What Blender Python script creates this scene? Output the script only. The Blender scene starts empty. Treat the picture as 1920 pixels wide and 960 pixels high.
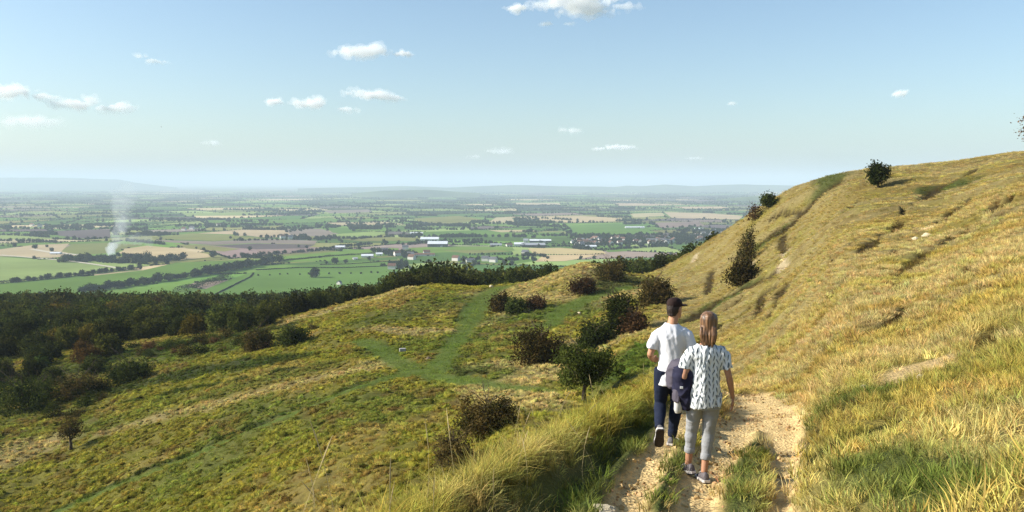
import bpy, bmesh, math, random
import numpy as np
from mathutils import Vector, Matrix, Euler
R = math.radians
scene = bpy.context.scene
COL = scene.collection
rng = np.random.default_rng(7)
random.seed(7)

# ------------------------------------------------------------------ camera
FPX = 1550.0; HORIZON = 343.0
PITCH = math.atan((480 - HORIZON) / FPX)
cam_d = bpy.data.cameras.new('camera'); cam = bpy.data.objects.new('camera', cam_d)
COL.objects.link(cam); scene.camera = cam
cam.rotation_euler = (math.pi/2 - PITCH, 0, 0)
cam_d.sensor_width = 36; cam_d.lens = 36*FPX/1920
cam_d.clip_start = 0.1; cam_d.clip_end = 200000

def ray(px, py):
    """slope pair (X/Y, Z/Y) of a picture point seen from the camera's place"""
    u = (px-960)/FPX; v = (480-py)/FPX
    Y = math.cos(PITCH)+v*math.sin(PITCH); Z = -math.sin(PITCH)+v*math.cos(PITCH)
    return u/Y, Z/Y

# ------------------------------------------------------------------ noise
def _hash(ix, iy, seed):
    h = (ix.astype(np.int64)*374761393 + iy.astype(np.int64)*668265263 + seed*1442695041) & 0xffffffff
    h = ((h ^ (h >> 13))*1274126177) & 0xffffffff
    return ((h ^ (h >> 16)) & 0xffff)/65535.0
def vnoise(x, y, seed=0):
    x = np.asarray(x, float); y = np.asarray(y, float)
    ix = np.floor(x); iy = np.floor(y); fx = x-ix; fy = y-iy
    fx = fx*fx*(3-2*fx); fy = fy*fy*(3-2*fy)
    a = _hash(ix, iy, seed); b = _hash(ix+1, iy, seed); c = _hash(ix, iy+1, seed); d = _hash(ix+1, iy+1, seed)
    return a+(b-a)*fx+(c-a)*fy+(a-b-c+d)*fx*fy
def fbm(x, y, seed=0, octv=4):
    s = 0; a = 1; t = 0
    for i in range(octv):
        s = s+a*vnoise(x*2**i+i*17.3, y*2**i-i*9.1, seed+i*31); t += a; a *= .5
    return s/t
def sstep(a, b, x):
    t = np.clip((x-a)/(b-a), 0, 1); return t*t*(3-2*t)

def pchip(xk, yk, xq):
    xk = np.asarray(xk, float); yk = np.asarray(yk, float)
    h = np.diff(xk); d = (np.diff(yk, axis=0).T/h).T
    m = np.zeros_like(yk)
    w1 = 2*h[1:]+h[:-1]; w2 = h[1:]+2*h[:-1]
    if yk.ndim == 2: w1 = w1[:, None]; w2 = w2[:, None]
    d0 = d[:-1]; d1 = d[1:]
    ok = d0*d1 > 0
    with np.errstate(all='ignore'):
        hm = (w1+w2)/(w1/np.where(ok, d0, 1)+w2/np.where(ok, d1, 1))
    m[1:-1] = np.where(ok, hm, 0); m[0] = d[0]; m[-1] = d[-1]
    i = np.clip(np.searchsorted(xk, xq, 'right')-1, 0, len(xk)-2)
    t = (xq-xk[i])/h[i]
    if yk.ndim == 2: t = t[:, None]; hh = h[i][:, None]
    else: hh = h[i]
    return (1+2*t)*(1-t)**2*yk[i]+t*(1-t)**2*hh*m[i]+t*t*(3-2*t)*yk[i+1]+t*t*(t-1)*hh*m[i+1]

# ------------------------------------------------------------------ the lie of the land
# every column of the view: ground seen at height py standing at distance D (metres); crest = lip of the
# path's ledge, ridge = farthest ground of the hill seen in that column
PLAIN = -160.0
# px: (near knots (py,D)), crest index, ridge index
COLS = {
 -700: ([(1500,3),(1400,3.8),'c',(1500,10),(1450,20),(1250,38),(1060,60),(960,75),(880,92),(820,112),(760,140),(710,165),(670,200),'r',(640,260),(600,420)]),
 0:    ([(1500,3),(1330,3.6),'c',(1400,9),(1320,22),(1130,40),(1040,60),(960,75),(880,89),(800,110),(740,135),(690,160),(650,190),'r',(618,250),(585,400)]),
 300:  ([(1480,2.8),(1240,3.9),'c',(1350,10),(1280,24),(1080,44),(960,60),(880,73),(800,91),(730,113),(690,132),(655,152),(632,175),'r',(618,230),(586,380)]),
 500:  ([(1480,2.6),(1181,4.2),'c',(1330,11),(1250,25),(1050,40),(960,48),(880,60),(790,78),(720,98),(670,118),(630,145),(606,165),'r',(622,222),(590,360)]),
 700:  ([(1450,2.6),(1087,5.0),'c',(1270,12),(1180,24),(960,39),(860,52),(780,67),(710,87),(660,107),(600,135),(575,155),(560,168),'r',(588,222),(575,340)]),
 800:  ([(1420,2.8),(1026,5.7),'c',(1215,12),(1100,25),(900,42),(830,54),(760,69),(705,86),(660,104),(600,134),(560,155),(537,172),'r',(588,222),(575,340)]),
 900:  ([(1400,3),(1087,5),(967,6.6),'c',(1170,13),(1060,26),(860,44),(790,56),(740,69),(700,82),(655,102),(600,132),(560,155),(540,174),'r',(585,222),(570,340)]),
 1000: ([(1400,3),(1087,5),(901,8.0),'c',(1090,15),(960,28),(800,46),(745,59),(720,70),(690,82),(650,101),(600,127),(560,148),(530,168),'r',(580,222),(562,340)]),
 1100: ([(1370,3),(1070,5.2),(839,10.0),'c',(985,17),(890,30),(782,48),(745,60),(715,70),(680,83),(645,99),(600,122),(555,142),(494,165),'r',(562,222),(536,340)]),
 1200: ([(1330,3),(1050,5.4),(791,12.4),'c',(860,19),(820,31),(730,49),(700,58),(668,70),(640,82),(612,98),(580,118),(545,142),(519,166),'r',(556,222),(520,340)]),
 1300: ([(1300,3),(1040,5.5),(835,9.8),(722,17),'c',(780,22),(778,31),(722,44),(690,54),(655,66),(620,82),(585,104),(550,126),(510,148),(474,166),'r',(530,220),(510,340)]),
 1400: ([(1280,3),(1030,5.6),(870,9),(800,12.5),(737,18.5),'c',(733,24),(712,33),(680,42),(650,52),(615,65),(578,82),(540,102),(500,121),(455,139),(408,153),'r',(470,220),(480,340)]),
 1500: ([(1230,3),(1010,5.7),(870,9.1),(790,13),(720,18.5),'c',(680,23),(645,29),(612,36),(582,44),(552,55),(522,69),(490,86),(450,107),(400,130),(350,149),'r',(385,220),(420,340)]),
 1600: ([(1180,3),(980,5.6),(850,8),(760,10.5),(690,13.5),(630,18),'c',(590,22),(550,28),(520,34),(495,42),(470,52),(445,64),(418,78),(388,96),(355,120),(322,140),'r',(330,220),(370,340)]),
 1750: ([(1060,3),(930,5.2),(800,7.4),(700,10.5),(640,14),(588,18),'c',(555,22),(515,28),(488,34),(466,41),(446,49),(425,59),(402,71),(375,88),(342,112),(312,134),'r',(315,220),(360,340)]),
 1920: ([(980,3),(880,4.8),(770,6.5),(680,9),(600,12),(520,17),'c',(480,21),(445,27),(420,33),(402,39),(388,46),(370,55),(352,66),(332,82),(310,102),(289,124),'r',(295,220),(350,340)]),
 2500: ([(700,3),(650,5),(600,7),(540,10),(480,14),(440,18),'c',(410,22),(380,28),(362,34),(350,41),(340,49),(330,59),(318,71),(302,88),(285,110),(270,132),'r',(290,220),(350,340)]),
}
NA, ND = 900, 860
AZ = np.linspace(-1.35, 1.2, NA)
D0, D1 = 0.5, 1100.0
LND = np.linspace(math.log(D0), math.log(D1), ND)
def build_heights():
    T = np.linspace(0, 3, 400)
    colaz, ZT, lc, lr = [], [], [], []
    for px, kn in COLS.items():
        D = [0.4, 1.5]; side = (px-960)/FPX
        Z = [-1.62+.35*max(side, 0)*.4+.2*min(side, 0)*.4, -1.72+.35*max(side, 0)*1.5+.25*min(side, 0)*1.5]
        Dc = Dr = None
        for k in kn:
            if k == 'c': Dc = D[-1]; continue
            if k == 'r': Dr = D[-1]; continue
            s = ray(px, k[0])[1]; D.append(k[1]); Z.append(s*k[1])
        zl = Z[-1]
        D += [620, 900, 1300]; Z += [zl*.45+(PLAIN-6)*.55, PLAIN-6, PLAIN-8]
        l = np.log(D); lnc, lnr = math.log(Dc), math.log(Dr)
        lt = np.where(T < 1, LND[0]+(lnc-LND[0])*T, np.where(T < 2, lnc+(lnr-lnc)*(T-1), lnr+(LND[-1]-lnr)*(T-2)))
        ZT.append(pchip(l, np.array(Z), lt)); lc.append(lnc); lr.append(lnr); colaz.append((px-960)/FPX)
    colaz = np.array(colaz)
    ZT = pchip(colaz, np.array(ZT), AZ)               # NA x 400
    lc = pchip(colaz, np.array(lc), AZ)[:, None]; lr = pchip(colaz, np.array(lr), AZ)[:, None]
    L = LND[None, :]
    t = np.where(L < lc, (L-LND[0])/(lc-LND[0]), np.where(L < lr, 1+(L-lc)/(lr-lc), 2+(L-lr)/(LND[-1]-lr)))
    f = np.clip(t/3*399, 0, 398.999); i = f.astype(int); f = f-i
    ar = np.arange(NA)[:, None]
    return ZT[ar, i]*(1-f)+ZT[ar, i+1]*f
ZG = build_heights()
# light smoothing across columns so that no seam of the survey shows
for _ in range(12):
    ZG[1:-1] = ZG[1:-1]*.5+(ZG[:-2]+ZG[2:])*.25
GD = np.exp(LND)[None, :]*np.ones((NA, 1)); GX = AZ[:, None]*GD; GY = GD

def height(x, y):
    x = np.asarray(x, float); y = np.maximum(np.asarray(y, float), D0*1.001)
    a = np.clip((x/y-AZ[0])/(AZ[1]-AZ[0]), 0, NA-1.001); l = np.clip((np.log(y)-LND[0])/(LND[1]-LND[0]), 0, ND-1.001)
    i = a.astype(int); j = l.astype(int); a = a-i; l = l-j
    return (ZG[i, j]*(1-a)+ZG[i+1, j]*a)*(1-l)+(ZG[i, j+1]*(1-a)+ZG[i+1, j+1]*a)*l
def ground_at(px, py, dmin=4.0):
    """where the line of sight through a picture point meets the hill"""
    az, s = ray(px, py)
    d = np.exp(np.linspace(math.log(dmin), math.log(900), 4000))
    z = height(az*d, d)
    hit = np.nonzero(z >= s*d)[0]
    k = hit[0] if len(hit) else int(np.argmax(z/d-s))
    return az*d[k], d[k], float(z[k])
def plain_at(px, py):
    az, s = ray(px, py); D = PLAIN/s
    return az*D, D, PLAIN
def line(pts, dmin=4.0):
    return np.array([ground_at(p[0], p[1], dmin)[:2] for p in pts])
def seg_dist(x, y, P, w=None):
    """distance to a polyline (and the width value carried along it)"""
    best = np.full(np.shape(x), 1e9); bw = np.ones(np.shape(x))
    for k in range(len(P)-1):
        ax, ay = P[k]; bx, by = P[k+1]; dx, dy = bx-ax, by-ay; L = dx*dx+dy*dy+1e-9
        t = np.clip(((x-ax)*dx+(y-ay)*dy)/L, 0, 1)
        d = np.hypot(x-ax-t*dx, y-ay-t*dy)
        if w is not None:
            ww = w[k]+(w[k+1]-w[k])*t; m = d/ww < best/bw; bw = np.where(m, ww, bw); best = np.where(m, d, best)
        else: best = np.minimum(best, d)
    return best if w is None else best/bw

# ------------------------------------------------------------------ materials
MATS = {}
def mat(name, build):
    if name in MATS: return MATS[name]
    m = bpy.data.materials.new(name); m.use_nodes = True; nt = m.node_tree; nt.nodes.clear()
    out = nt.nodes.new('ShaderNodeOutputMaterial')
    build(nt, out); MATS[name] = m; return m
def N(nt, t, **kw):
    n = nt.nodes.new(t)
    for k, v in kw.items():
        if k in n.bl_rna.properties: setattr(n, k, v)
        else: n.inputs[k].default_value = v
    return n
def principled(nt, out, color, rough=.8, spec=.3):
    b = N(nt, 'ShaderNodeBsdfPrincipled'); b.inputs['Roughness'].default_value = rough
    b.inputs['Specular IOR Level'].default_value = spec
    if isinstance(color, tuple): b.inputs['Base Color'].default_value = (*color, 1)
    else: nt.links.new(color, b.inputs['Base Color'])
    nt.links.new(b.outputs[0], out.inputs['Surface']); return b
def plain_mat(name, color, rough=.8, spec=.3, var=.15, scale=8, bump=0.0):
    def f(nt, out):
        tc = N(nt, 'ShaderNodeTexCoord'); no = N(nt, 'ShaderNodeTexNoise', Scale=scale, Detail=5.0)
        nt.links.new(tc.outputs['Object'], no.inputs['Vector'])
        mx = N(nt, 'ShaderNodeMix', data_type='RGBA')
        mx.inputs[6].default_value = (*[c*(1-var) for c in color], 1); mx.inputs[7].default_value = (*[min(1, c*(1+var)) for c in color], 1)
        nt.links.new(no.outputs['Fac'], mx.inputs[0])
        b = principled(nt, out, mx.outputs[2], rough, spec)
        if bump:
            bp = N(nt, 'ShaderNodeBump', Strength=bump, Distance=.02); nt.links.new(no.outputs['Fac'], bp.inputs['Height'])
            nt.links.new(bp.outputs[0], b.inputs['Normal'])
    return mat(name, f)

# ------------------------------------------------------------------ objects
def tag(o, label=None, cat=None, group=None, kind=None):
    if label: o['label'] = label
    if cat: o['category'] = cat
    if group: o['group'] = group
    if kind: o['kind'] = kind
    return o
def empty(name, loc=(0, 0, 0), rz=0):
    o = bpy.data.objects.new(name, None); COL.objects.link(o); o.location = loc; o.rotation_euler = (0, 0, rz); o.empty_display_size = .3
    return o
def mesh_np(name, V, F, col=None, smooth=False, colname='col'):
    """mesh from numpy arrays; F is (n,k) with k 3 or 4; col per vertex RGB"""
    V = np.ascontiguousarray(V, np.float32); F = np.ascontiguousarray(F, np.int32)
    me = bpy.data.meshes.new(name); k = F.shape[1]
    me.vertices.add(len(V)); me.vertices.foreach_set('co', V.ravel())
    me.loops.add(F.size); me.loops.foreach_set('vertex_index', F.ravel())
    me.polygons.add(len(F)); me.polygons.foreach_set('loop_start', np.arange(0, F.size, k, dtype=np.int32))
    me.polygons.foreach_set('loop_total', np.full(len(F), k, np.int32))
    if smooth: me.polygons.foreach_set('use_smooth', np.ones(len(F), bool))
    if col is not None:
        a = me.attributes.new(colname, 'FLOAT_COLOR', 'POINT')
        c = np.ones((len(V), 4), np.float32); c[:, :3] = col; a.data.foreach_set('color', c.ravel())
    me.update(calc_edges=True); return me
def obj(name, me, m=None, parent=None, loc=None):
    o = bpy.data.objects.new(name, me); COL.objects.link(o)
    if m is not None and not me.materials: me.materials.append(m)
    if parent is not None: o.parent = parent
    if loc is not None: o.location = loc
    return o
class MB:
    """collects boxes, tubes and lofts into one mesh"""
    def __init__(s): s.v = []; s.f = []
    def add(s, v, f):
        n = len(s.v); s.v += [tuple(p) for p in v]; s.f += [tuple(i+n for i in q) for q in f]; return s
    def box(s, c, d, rz=0):
        x, y, z = [q/2 for q in d]; cr, sr = math.cos(rz), math.sin(rz)
        v = [(c[0]+a*x*cr-b*y*sr, c[1]+a*x*sr+b*y*cr, c[2]+e*z) for a in (-1, 1) for b in (-1, 1) for e in (-1, 1)]
        return s.add(v, [(0, 1, 3, 2), (4, 6, 7, 5), (0, 4, 5, 1), (2, 3, 7, 6), (0, 2, 6, 4), (1, 5, 7, 3)])
    def loft(s, rings, cap=True):
        n = len(rings[0]); v = [p for r in rings for p in r]; f = []
        for k in range(len(rings)-1):
            for i in range(n):
                a = k*n+i; b = k*n+(i+1) % n; f.append((a, b, b+n, a+n))
        if cap: f.append(tuple(range(n))[::-1]); f.append(tuple(range((len(rings)-1)*n, len(rings)*n)))
        return s.add(v, f)
    def tube(s, pts, rad, n=8, squash=None):
        pts = [Vector(p) for p in pts]; rings = []
        up = Vector((0.13, .97, .2)).normalized()
        for i, p in enumerate(pts):
            t = (pts[min(i+1, len(pts)-1)]-pts[max(i-1, 0)]).normalized()
            a = t.cross(up)
            if a.length < .05: a = t.cross(Vector((1, 0, 0)))
            a.normalize(); b = t.cross(a).normalized()
            r = rad[i] if isinstance(rad, (list, tuple)) else rad
            ra, rb = r if isinstance(r, tuple) else (r, r)
            rings.append([p+a*ra*math.cos(2*math.pi*k/n)+b*rb*math.sin(2*math.pi*k/n) for k in range(n)])
        return s.loft(rings)
    def mesh(s, name, smooth=False):
        me = bpy.data.meshes.new(name); me.from_pydata(s.v, [], s.f); me.update()
        if smooth: me.polygons.foreach_set('use_smooth', [True]*len(me.polygons))
        return me
    def build(s, name, m, parent=None, smooth=False): return obj(name, s.mesh(name, smooth), m, parent)
# ------------------------------------------------------------------ light and sky
SUN_EL = R(29); SUN_AZ_VEC = Vector((-1.0, -0.04))       # where the sun stands, seen from above
w = bpy.data.worlds.new('World'); scene.world = w; w.use_nodes = True
nt = w.node_tree; nt.nodes.clear()
sky = nt.nodes.new('ShaderNodeTexSky'); sky.sky_type = 'NISHITA'; sky.sun_disc = False
sky.sun_elevation = SUN_EL
sky.sun_rotation = math.atan2(SUN_AZ_VEC.x, SUN_AZ_VEC.y)
sky.air_density = 1.0; sky.dust_density = 1.6; sky.ozone_density = 1.0; sky.altitude = 200
bg = nt.nodes.new('ShaderNodeBackground'); bg.inputs['Strength'].default_value = 0.103
wo = nt.nodes.new('ShaderNodeOutputWorld')
tn = nt.nodes.new('ShaderNodeMix'); tn.data_type = 'RGBA'; tn.blend_type = 'MULTIPLY'; tn.inputs[0].default_value = 1; tn.inputs[7].default_value = (.88, .985, 1.03, 1)
nt.links.new(sky.outputs[0], tn.inputs[6]); nt.links.new(tn.outputs[2], bg.inputs[0]); nt.links.new(bg.outputs[0], wo.inputs['Surface'])
sd = bpy.data.lights.new('sun', 'SUN'); sun = bpy.data.objects.new('sun', sd); COL.objects.link(sun)
sd.energy = 5.0; sd.angle = R(.53); sd.color = (1, .94, .84)
h2 = SUN_AZ_VEC.normalized()*math.cos(SUN_EL)
sun.rotation_euler = Vector((h2.x, h2.y, math.sin(SUN_EL))).to_track_quat('Z', 'Y').to_euler()
scene.view_settings.view_transform = 'Standard'; scene.view_settings.look = 'None'
scene.view_settings.gamma = 1; scene.view_settings.exposure = .75; scene.view_settings.use_curve_mapping = False
scene.render.engine = 'CYCLES'
cy = scene.cycles
cy.use_denoising = True; cy.denoising_prefilter = 'NONE'; cy.denoiser = 'OPENIMAGEDENOISE'; cy.denoising_input_passes = 'RGB_ALBEDO_NORMAL'
cy.max_bounces = 6; cy.diffuse_bounces = 3; cy.glossy_bounces = 2; cy.transmission_bounces = 3; cy.volume_bounces = 4
cy.transparent_max_bounces = 8; cy.caustics_reflective = False; cy.caustics_refractive = False
cy.sample_clamp_indirect = 4; cy.use_adaptive_sampling = False
scene.render.resolution_x = 1024; scene.render.resolution_y = 512

# the air: pale haze lying over hill and plain
HAZE_TOP, HAZE_BOT = 330.0, -172.0
def f(nt, out):
    v = nt.nodes.new('ShaderNodeVolumePrincipled')
    v.inputs['Color'].default_value = (.72, .85, .98, 1); v.inputs['Density'].default_value = 9e-5
    v.inputs['Anisotropy'].default_value = 0.0
    nt.links.new(v.outputs[0], out.inputs['Volume'])
hz = MB().box((0, 30000, (HAZE_TOP+HAZE_BOT)/2), (120000, 90000, HAZE_TOP-HAZE_BOT)).build('haze', mat('haze_air', f))
tag(hz, 'pale blue haze lying over the distant plain', 'haze', kind='stuff')
# ------------------------------------------------------------------ what grows where
W_ = {}
def W(name, pts, hw, dmin=4.0):
    P = line(pts, dmin); hw = hw if isinstance(hw, list) else [hw]*len(pts); W_[name] = (P, hw); return name
GREENPATH = [
 W('p1', [(938,540),(917,550),(895,575),(882,600),(868,625),(846,655),(825,680),(800,700)], [2.4,2.2,2.2,1.8,1.4,1.5,1.6,2.2], 30),
 W('p2', [(680,640),(712,655),(740,675),(775,695),(830,708),(900,718),(960,727),(1035,737)], [2,1.6,1.5,1.9,1.6,1.3,1.0,.8], 30),
 W('p3', [(790,700),(740,705),(700,718),(600,755),(500,796),(420,830),(300,880),(200,920),(90,965)], [1.5,1.2,.8,.7,.7,.7,.7,.7,.7], 30),
 W('p4', [(1180,541),(1120,553),(1075,572),(1048,590),(1035,608)], [2.2,2.6,2.2,1.8,1.5], 40)]
GREENISH = [
 W('g1', [(735,655),(800,652),(850,640)], 5.0, 30), W('g2', [(1035,608),(990,632),(930,652),(870,664),(840,680)], 2.2, 30),
 W('g3', [(880,690),(960,700)], 1.5, 30), W('g4', [(1090,575),(1000,590),(930,600)], 4.5, 40), W('g5', [(700,600),(860,560)], 5, 40),
 W('g6', [(150,680),(300,650),(420,650)], 8, 30), W('g7', [(600,690),(500,715),(400,740)], 3, 30)]
STRAW = [
 W('s1', [(722,682),(700,688),(640,700),(540,725),(420,757),(320,780),(190,812)], [3,2.6,1.8,1.7,1.9,1.7,1.2], 30),
 W('s2', [(545,604),(620,583),(700,563),(760,542)], 2.4, 40), W('s3', [(900,690),(960,685),(1015,690),(1020,712)], 3.4, 30),
 W('s4', [(905,610),(950,590),(990,580)], 2.2, 40), W('s5', [(960,548),(1010,532),(1060,508),(1095,500),(1120,512),(1150,530)], 9, 60),
 W('s6', [(780,625),(700,615),(850,622)], 2.0, 30), W('s7', [(1150,560),(1200,545),(1230,535)], 6, 60), W('s8', [(1060,560),(960,558)], 4, 60),
 W('s9', [(1090,640),(1150,630),(1230,615)], 3.5, 40), W('s10', [(0,862),(60,840)], 5, 30), W('s11', [(1130,655),(1200,622),(1250,600)], 1.2, 40),
 W('s12', [(930,720),(1000,760)], 3, 30)]
NETTLE_SHADE = [
 W('n1', [(0,776),(150,745),(300,712),(420,688),(560,672)], [2.4,2.6,4.0,4.0,2.5], 30), W('n2', [(160,690),(250,668),(420,632),(520,615)], 3.6, 30),
 W('n3', [(100,782),(200,762),(330,736),(480,708),(560,692)], .7, 30), W('n4', [(90,962),(200,914),(300,873),(420,822),(500,789),(600,748),(690,715)], .5, 30),
 W('n5', [(840,690),(880,700)], 1.2, 30), W('n6', [(860,600),(880,570)], 1.0, 40), W('bush_shade', [(1150,535),(1190,525)], 5, 60)]  # last entry paints the shade right of the mound's brown bush
SCAR_SHADE = [   # sheep tracks, small slips, overgrown gullies of the right-hand slope; shade painted in
 W('t1', [(1572,342),(1540,362),(1512,388),(1500,408),(1472,432),(1442,446)], [1.0,1.0,1.2,1.4,1.2,.9], 30),
 W('t2', [(1690,412),(1668,438),(1645,448),(1622,466),(1602,482)], [.5,.6,.5,.6,.3], 20), W('t3', [(1862,396),(1832,424),(1790,452),(1762,468),(1730,490)], [.3,.5,.7,.5,.2], 15),
 W('t4', [(1840,315),(1790,340),(1752,352),(1728,378)], [.3,.6,1.0,.5], 30), W('t5', [(1498,394),(1470,398),(1448,408)], .5, 50),
 W('t6', [(1468,532),(1462,560),(1440,590),(1432,606)], .5, 20), W('t7', [(1276,606),(1320,582),(1360,560),(1400,540),(1450,515),(1475,500)], [1.4,1.4,1.0,.6,.8,.9], 30),
 W('t8', [(1430,548),(1428,565),(1418,585)], .35, 20), W('t9', [(1530,540),(1500,568),(1478,596)], .25, 15), W('t10', [(1335,508),(1330,535),(1328,548)], .6, 40),
 W('t11', [(1470,440),(1466,458),(1478,470),(1462,488)], .6, 50), W('t12', [(1745,420),(1728,432),(1735,426)], .9, 20), W('t13', [(1300,465),(1285,482)], .7, 60),
 W('thorn_shade', [(1660,335),(1690,338)], 1.2, 60), W('t15', [(1900,340),(1868,362),(1850,375)], .4, 20), W('t16', [(1600,520),(1570,545),(1550,565)], .25, 15),  # first entry paints the cast shadow of the small slope hawthorn
 W('t17', [(1810,560),(1780,585),(1765,595)], .12, 8), W('t18', [(1700,500),(1680,520)], .25, 12)]
_r = random.Random(4)
for i in range(30):
    a_ = _r.uniform(1330, 1900); lo_ = np.interp(a_, [1330, 1500, 1600, 1920], [475, 385, 345, 325]); b_ = _r.uniform(lo_, np.interp(a_, [1330, 1500, 1920], [600, 660, 620])); l_ = _r.uniform(22, 75); y_ = ground_at(a_, b_, 8)[1]
    SCAR_SHADE.append(W('u%d' % i, [(a_, b_), (a_-l_*.35, b_+l_*.22+_r.uniform(-5, 5)), (a_-l_*.7, b_+l_*.50+_r.uniform(-5, 5)), (a_-l_, b_+l_*.85)], [q*(.10+.0042*y_)*_r.uniform(.5, 1.2) for q in (.5, 1, .9, .3)], 8))
MOSSY_SHADE = [W('m1', [(1552,330),(1560,342),(1548,352)], 2.5, 60), W('m2', [(1755,352),(1790,345)], 2.5, 40), W('m3', [(1455,440),(1440,450)], 2.5, 60),
 W('m4', [(1290,600),(1340,572),(1390,546)], 2.2, 30), W('m5', [(1190,690),(1230,655),(1240,640)], 3, 30), W('clump_shade', [(1565,770),(1620,745)], .55, 4), W('m8', [(1060,985),(1120,905),(1180,838),(1215,795)], .26), W('m9', [(1243,985),(1262,905),(1285,845)], .16), W('m10', [(1385,985),(1400,890),(1420,830)], .15), W('m7', [(1640,880),(1750,910),(1850,935)], .35, 3)]  # green grass clump right of the path has its shade painted in
BARE = [
 W('b1', [(1165,1000),(1178,930),(1214,880),(1243,838),(1268,800),(1288,772),(1300,750)], [.22,.21,.20,.21,.23,.25,.2]),
 W('b2', [(1298,1000),(1308,930),(1326,890),(1348,850),(1372,815),(1425,782)], [.23,.23,.25,.27,.32,.5]),
 W('b3', [(1462,1000),(1466,920),(1468,870),(1470,825),(1450,792),(1420,765),(1405,745),(1425,735)], [.13,.16,.20,.28,.55,.6,.5,.3]),
 W('b4', [(1345,806),(1420,795),(1485,797)], [.25,.4,.35]), W('b6', [(1290,800),(1300,780)], .3)]
SCRAPE = [W('b5', [(1738,684),(1706,690),(1698,704),(1728,700)], [.36,.38,.34,.30])]
CHALK = [W('k1', [(1742,432),(1736,436)], .5, 20), W('k2', [(1404,500),(1398,506)], .9, 50), W('k3', [(1305,478),(1302,486)], .6, 60), W('k4', [(1472,468),(1478,474)], .6, 50), W('k5', [(1465,500),(1480,502)], .6, 50)]
CREST = np.array([(ray(p, 900)[0]*d, d) for p, d in ((300,3.4),(500,4.1),(620,4.6),(700,5.0),(800,5.7),(900,6.6),(1000,8.0),(1100,10.0),(1200,12.4),(1258,13.6))])-np.array((.17, 0))
DITCH = CREST+np.array((.58, -.26))
def mask(names, x, y, soft=.35, wob=.35):
    shp = np.shape(x); x = np.ravel(x); y = np.ravel(y); m = np.zeros(len(x))
    for k in names:
        P, hw = W_[k]; pad = max(hw)*2.2
        lo = P.min(0)-pad; hi = P.max(0)+pad
        q = np.nonzero((x > lo[0]) & (x < hi[0]) & (y > lo[1]) & (y < hi[1]))[0]
        if not len(q): continue
        xx, yy = x[q], y[q]; sd_ = seg_dist(xx, yy, P, hw); r = np.nonzero(sd_ < 2.6)[0]
        if not len(r): continue
        q = q[r]; xx, yy = xx[r], yy[r]
        n = fbm(xx*1.3, yy*1.3, 5, 3)-.5; n2 = fbm(xx*.35, yy*.35, 9, 3)-.5
        m[q] = np.maximum(m[q], 1-sstep(1-soft, 1+soft, sd_[r]+wob*n*1.6+wob*n2))
    return m.reshape(shp)
# ground colours (bare reflectances)
C_STRAW = np.array((.372, .296, .115)); C_GOLD = np.array((.325, .245, .070)); C_OLIVE = np.array((.225, .205, .032)); C_GREEN = np.array((.062, .105, .018))
C_PATH = np.array((.095, .138, .022)); C_NETTLE = np.array((.040, .058, .014)); C_BROWN = np.array((.19, .125, .038)); C_SAND = np.array((.80, .575, .265)); C_CHALK = np.array((.62, .50, .30))
C_STRAW, C_GOLD, C_OLIVE, C_GREEN, C_PATH, C_NETTLE, C_BROWN, C_SAND, C_CHALK = [c*.80 for c in (C_STRAW, C_GOLD, C_OLIVE, C_GREEN, C_PATH, C_NETTLE, C_BROWN, C_SAND, C_CHALK)]
def mix(a, b, t): return a*(1-t[..., None])+b*t[..., None]
def hillness(x, y):
    """1 on the right-hand slope and ledge, 0 on the lower terrace"""
    az = x/y
    e = np.interp(y, [0, 9, 14, 20, 35, 60, 100, 150, 400], [-.9, -.25, .06, .17, .19, .19, .17, .165, .14])
    return sstep(-.03, .03, az-e+.04*(fbm(x*.15, y*.15, 3, 3)-.5))
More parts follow.
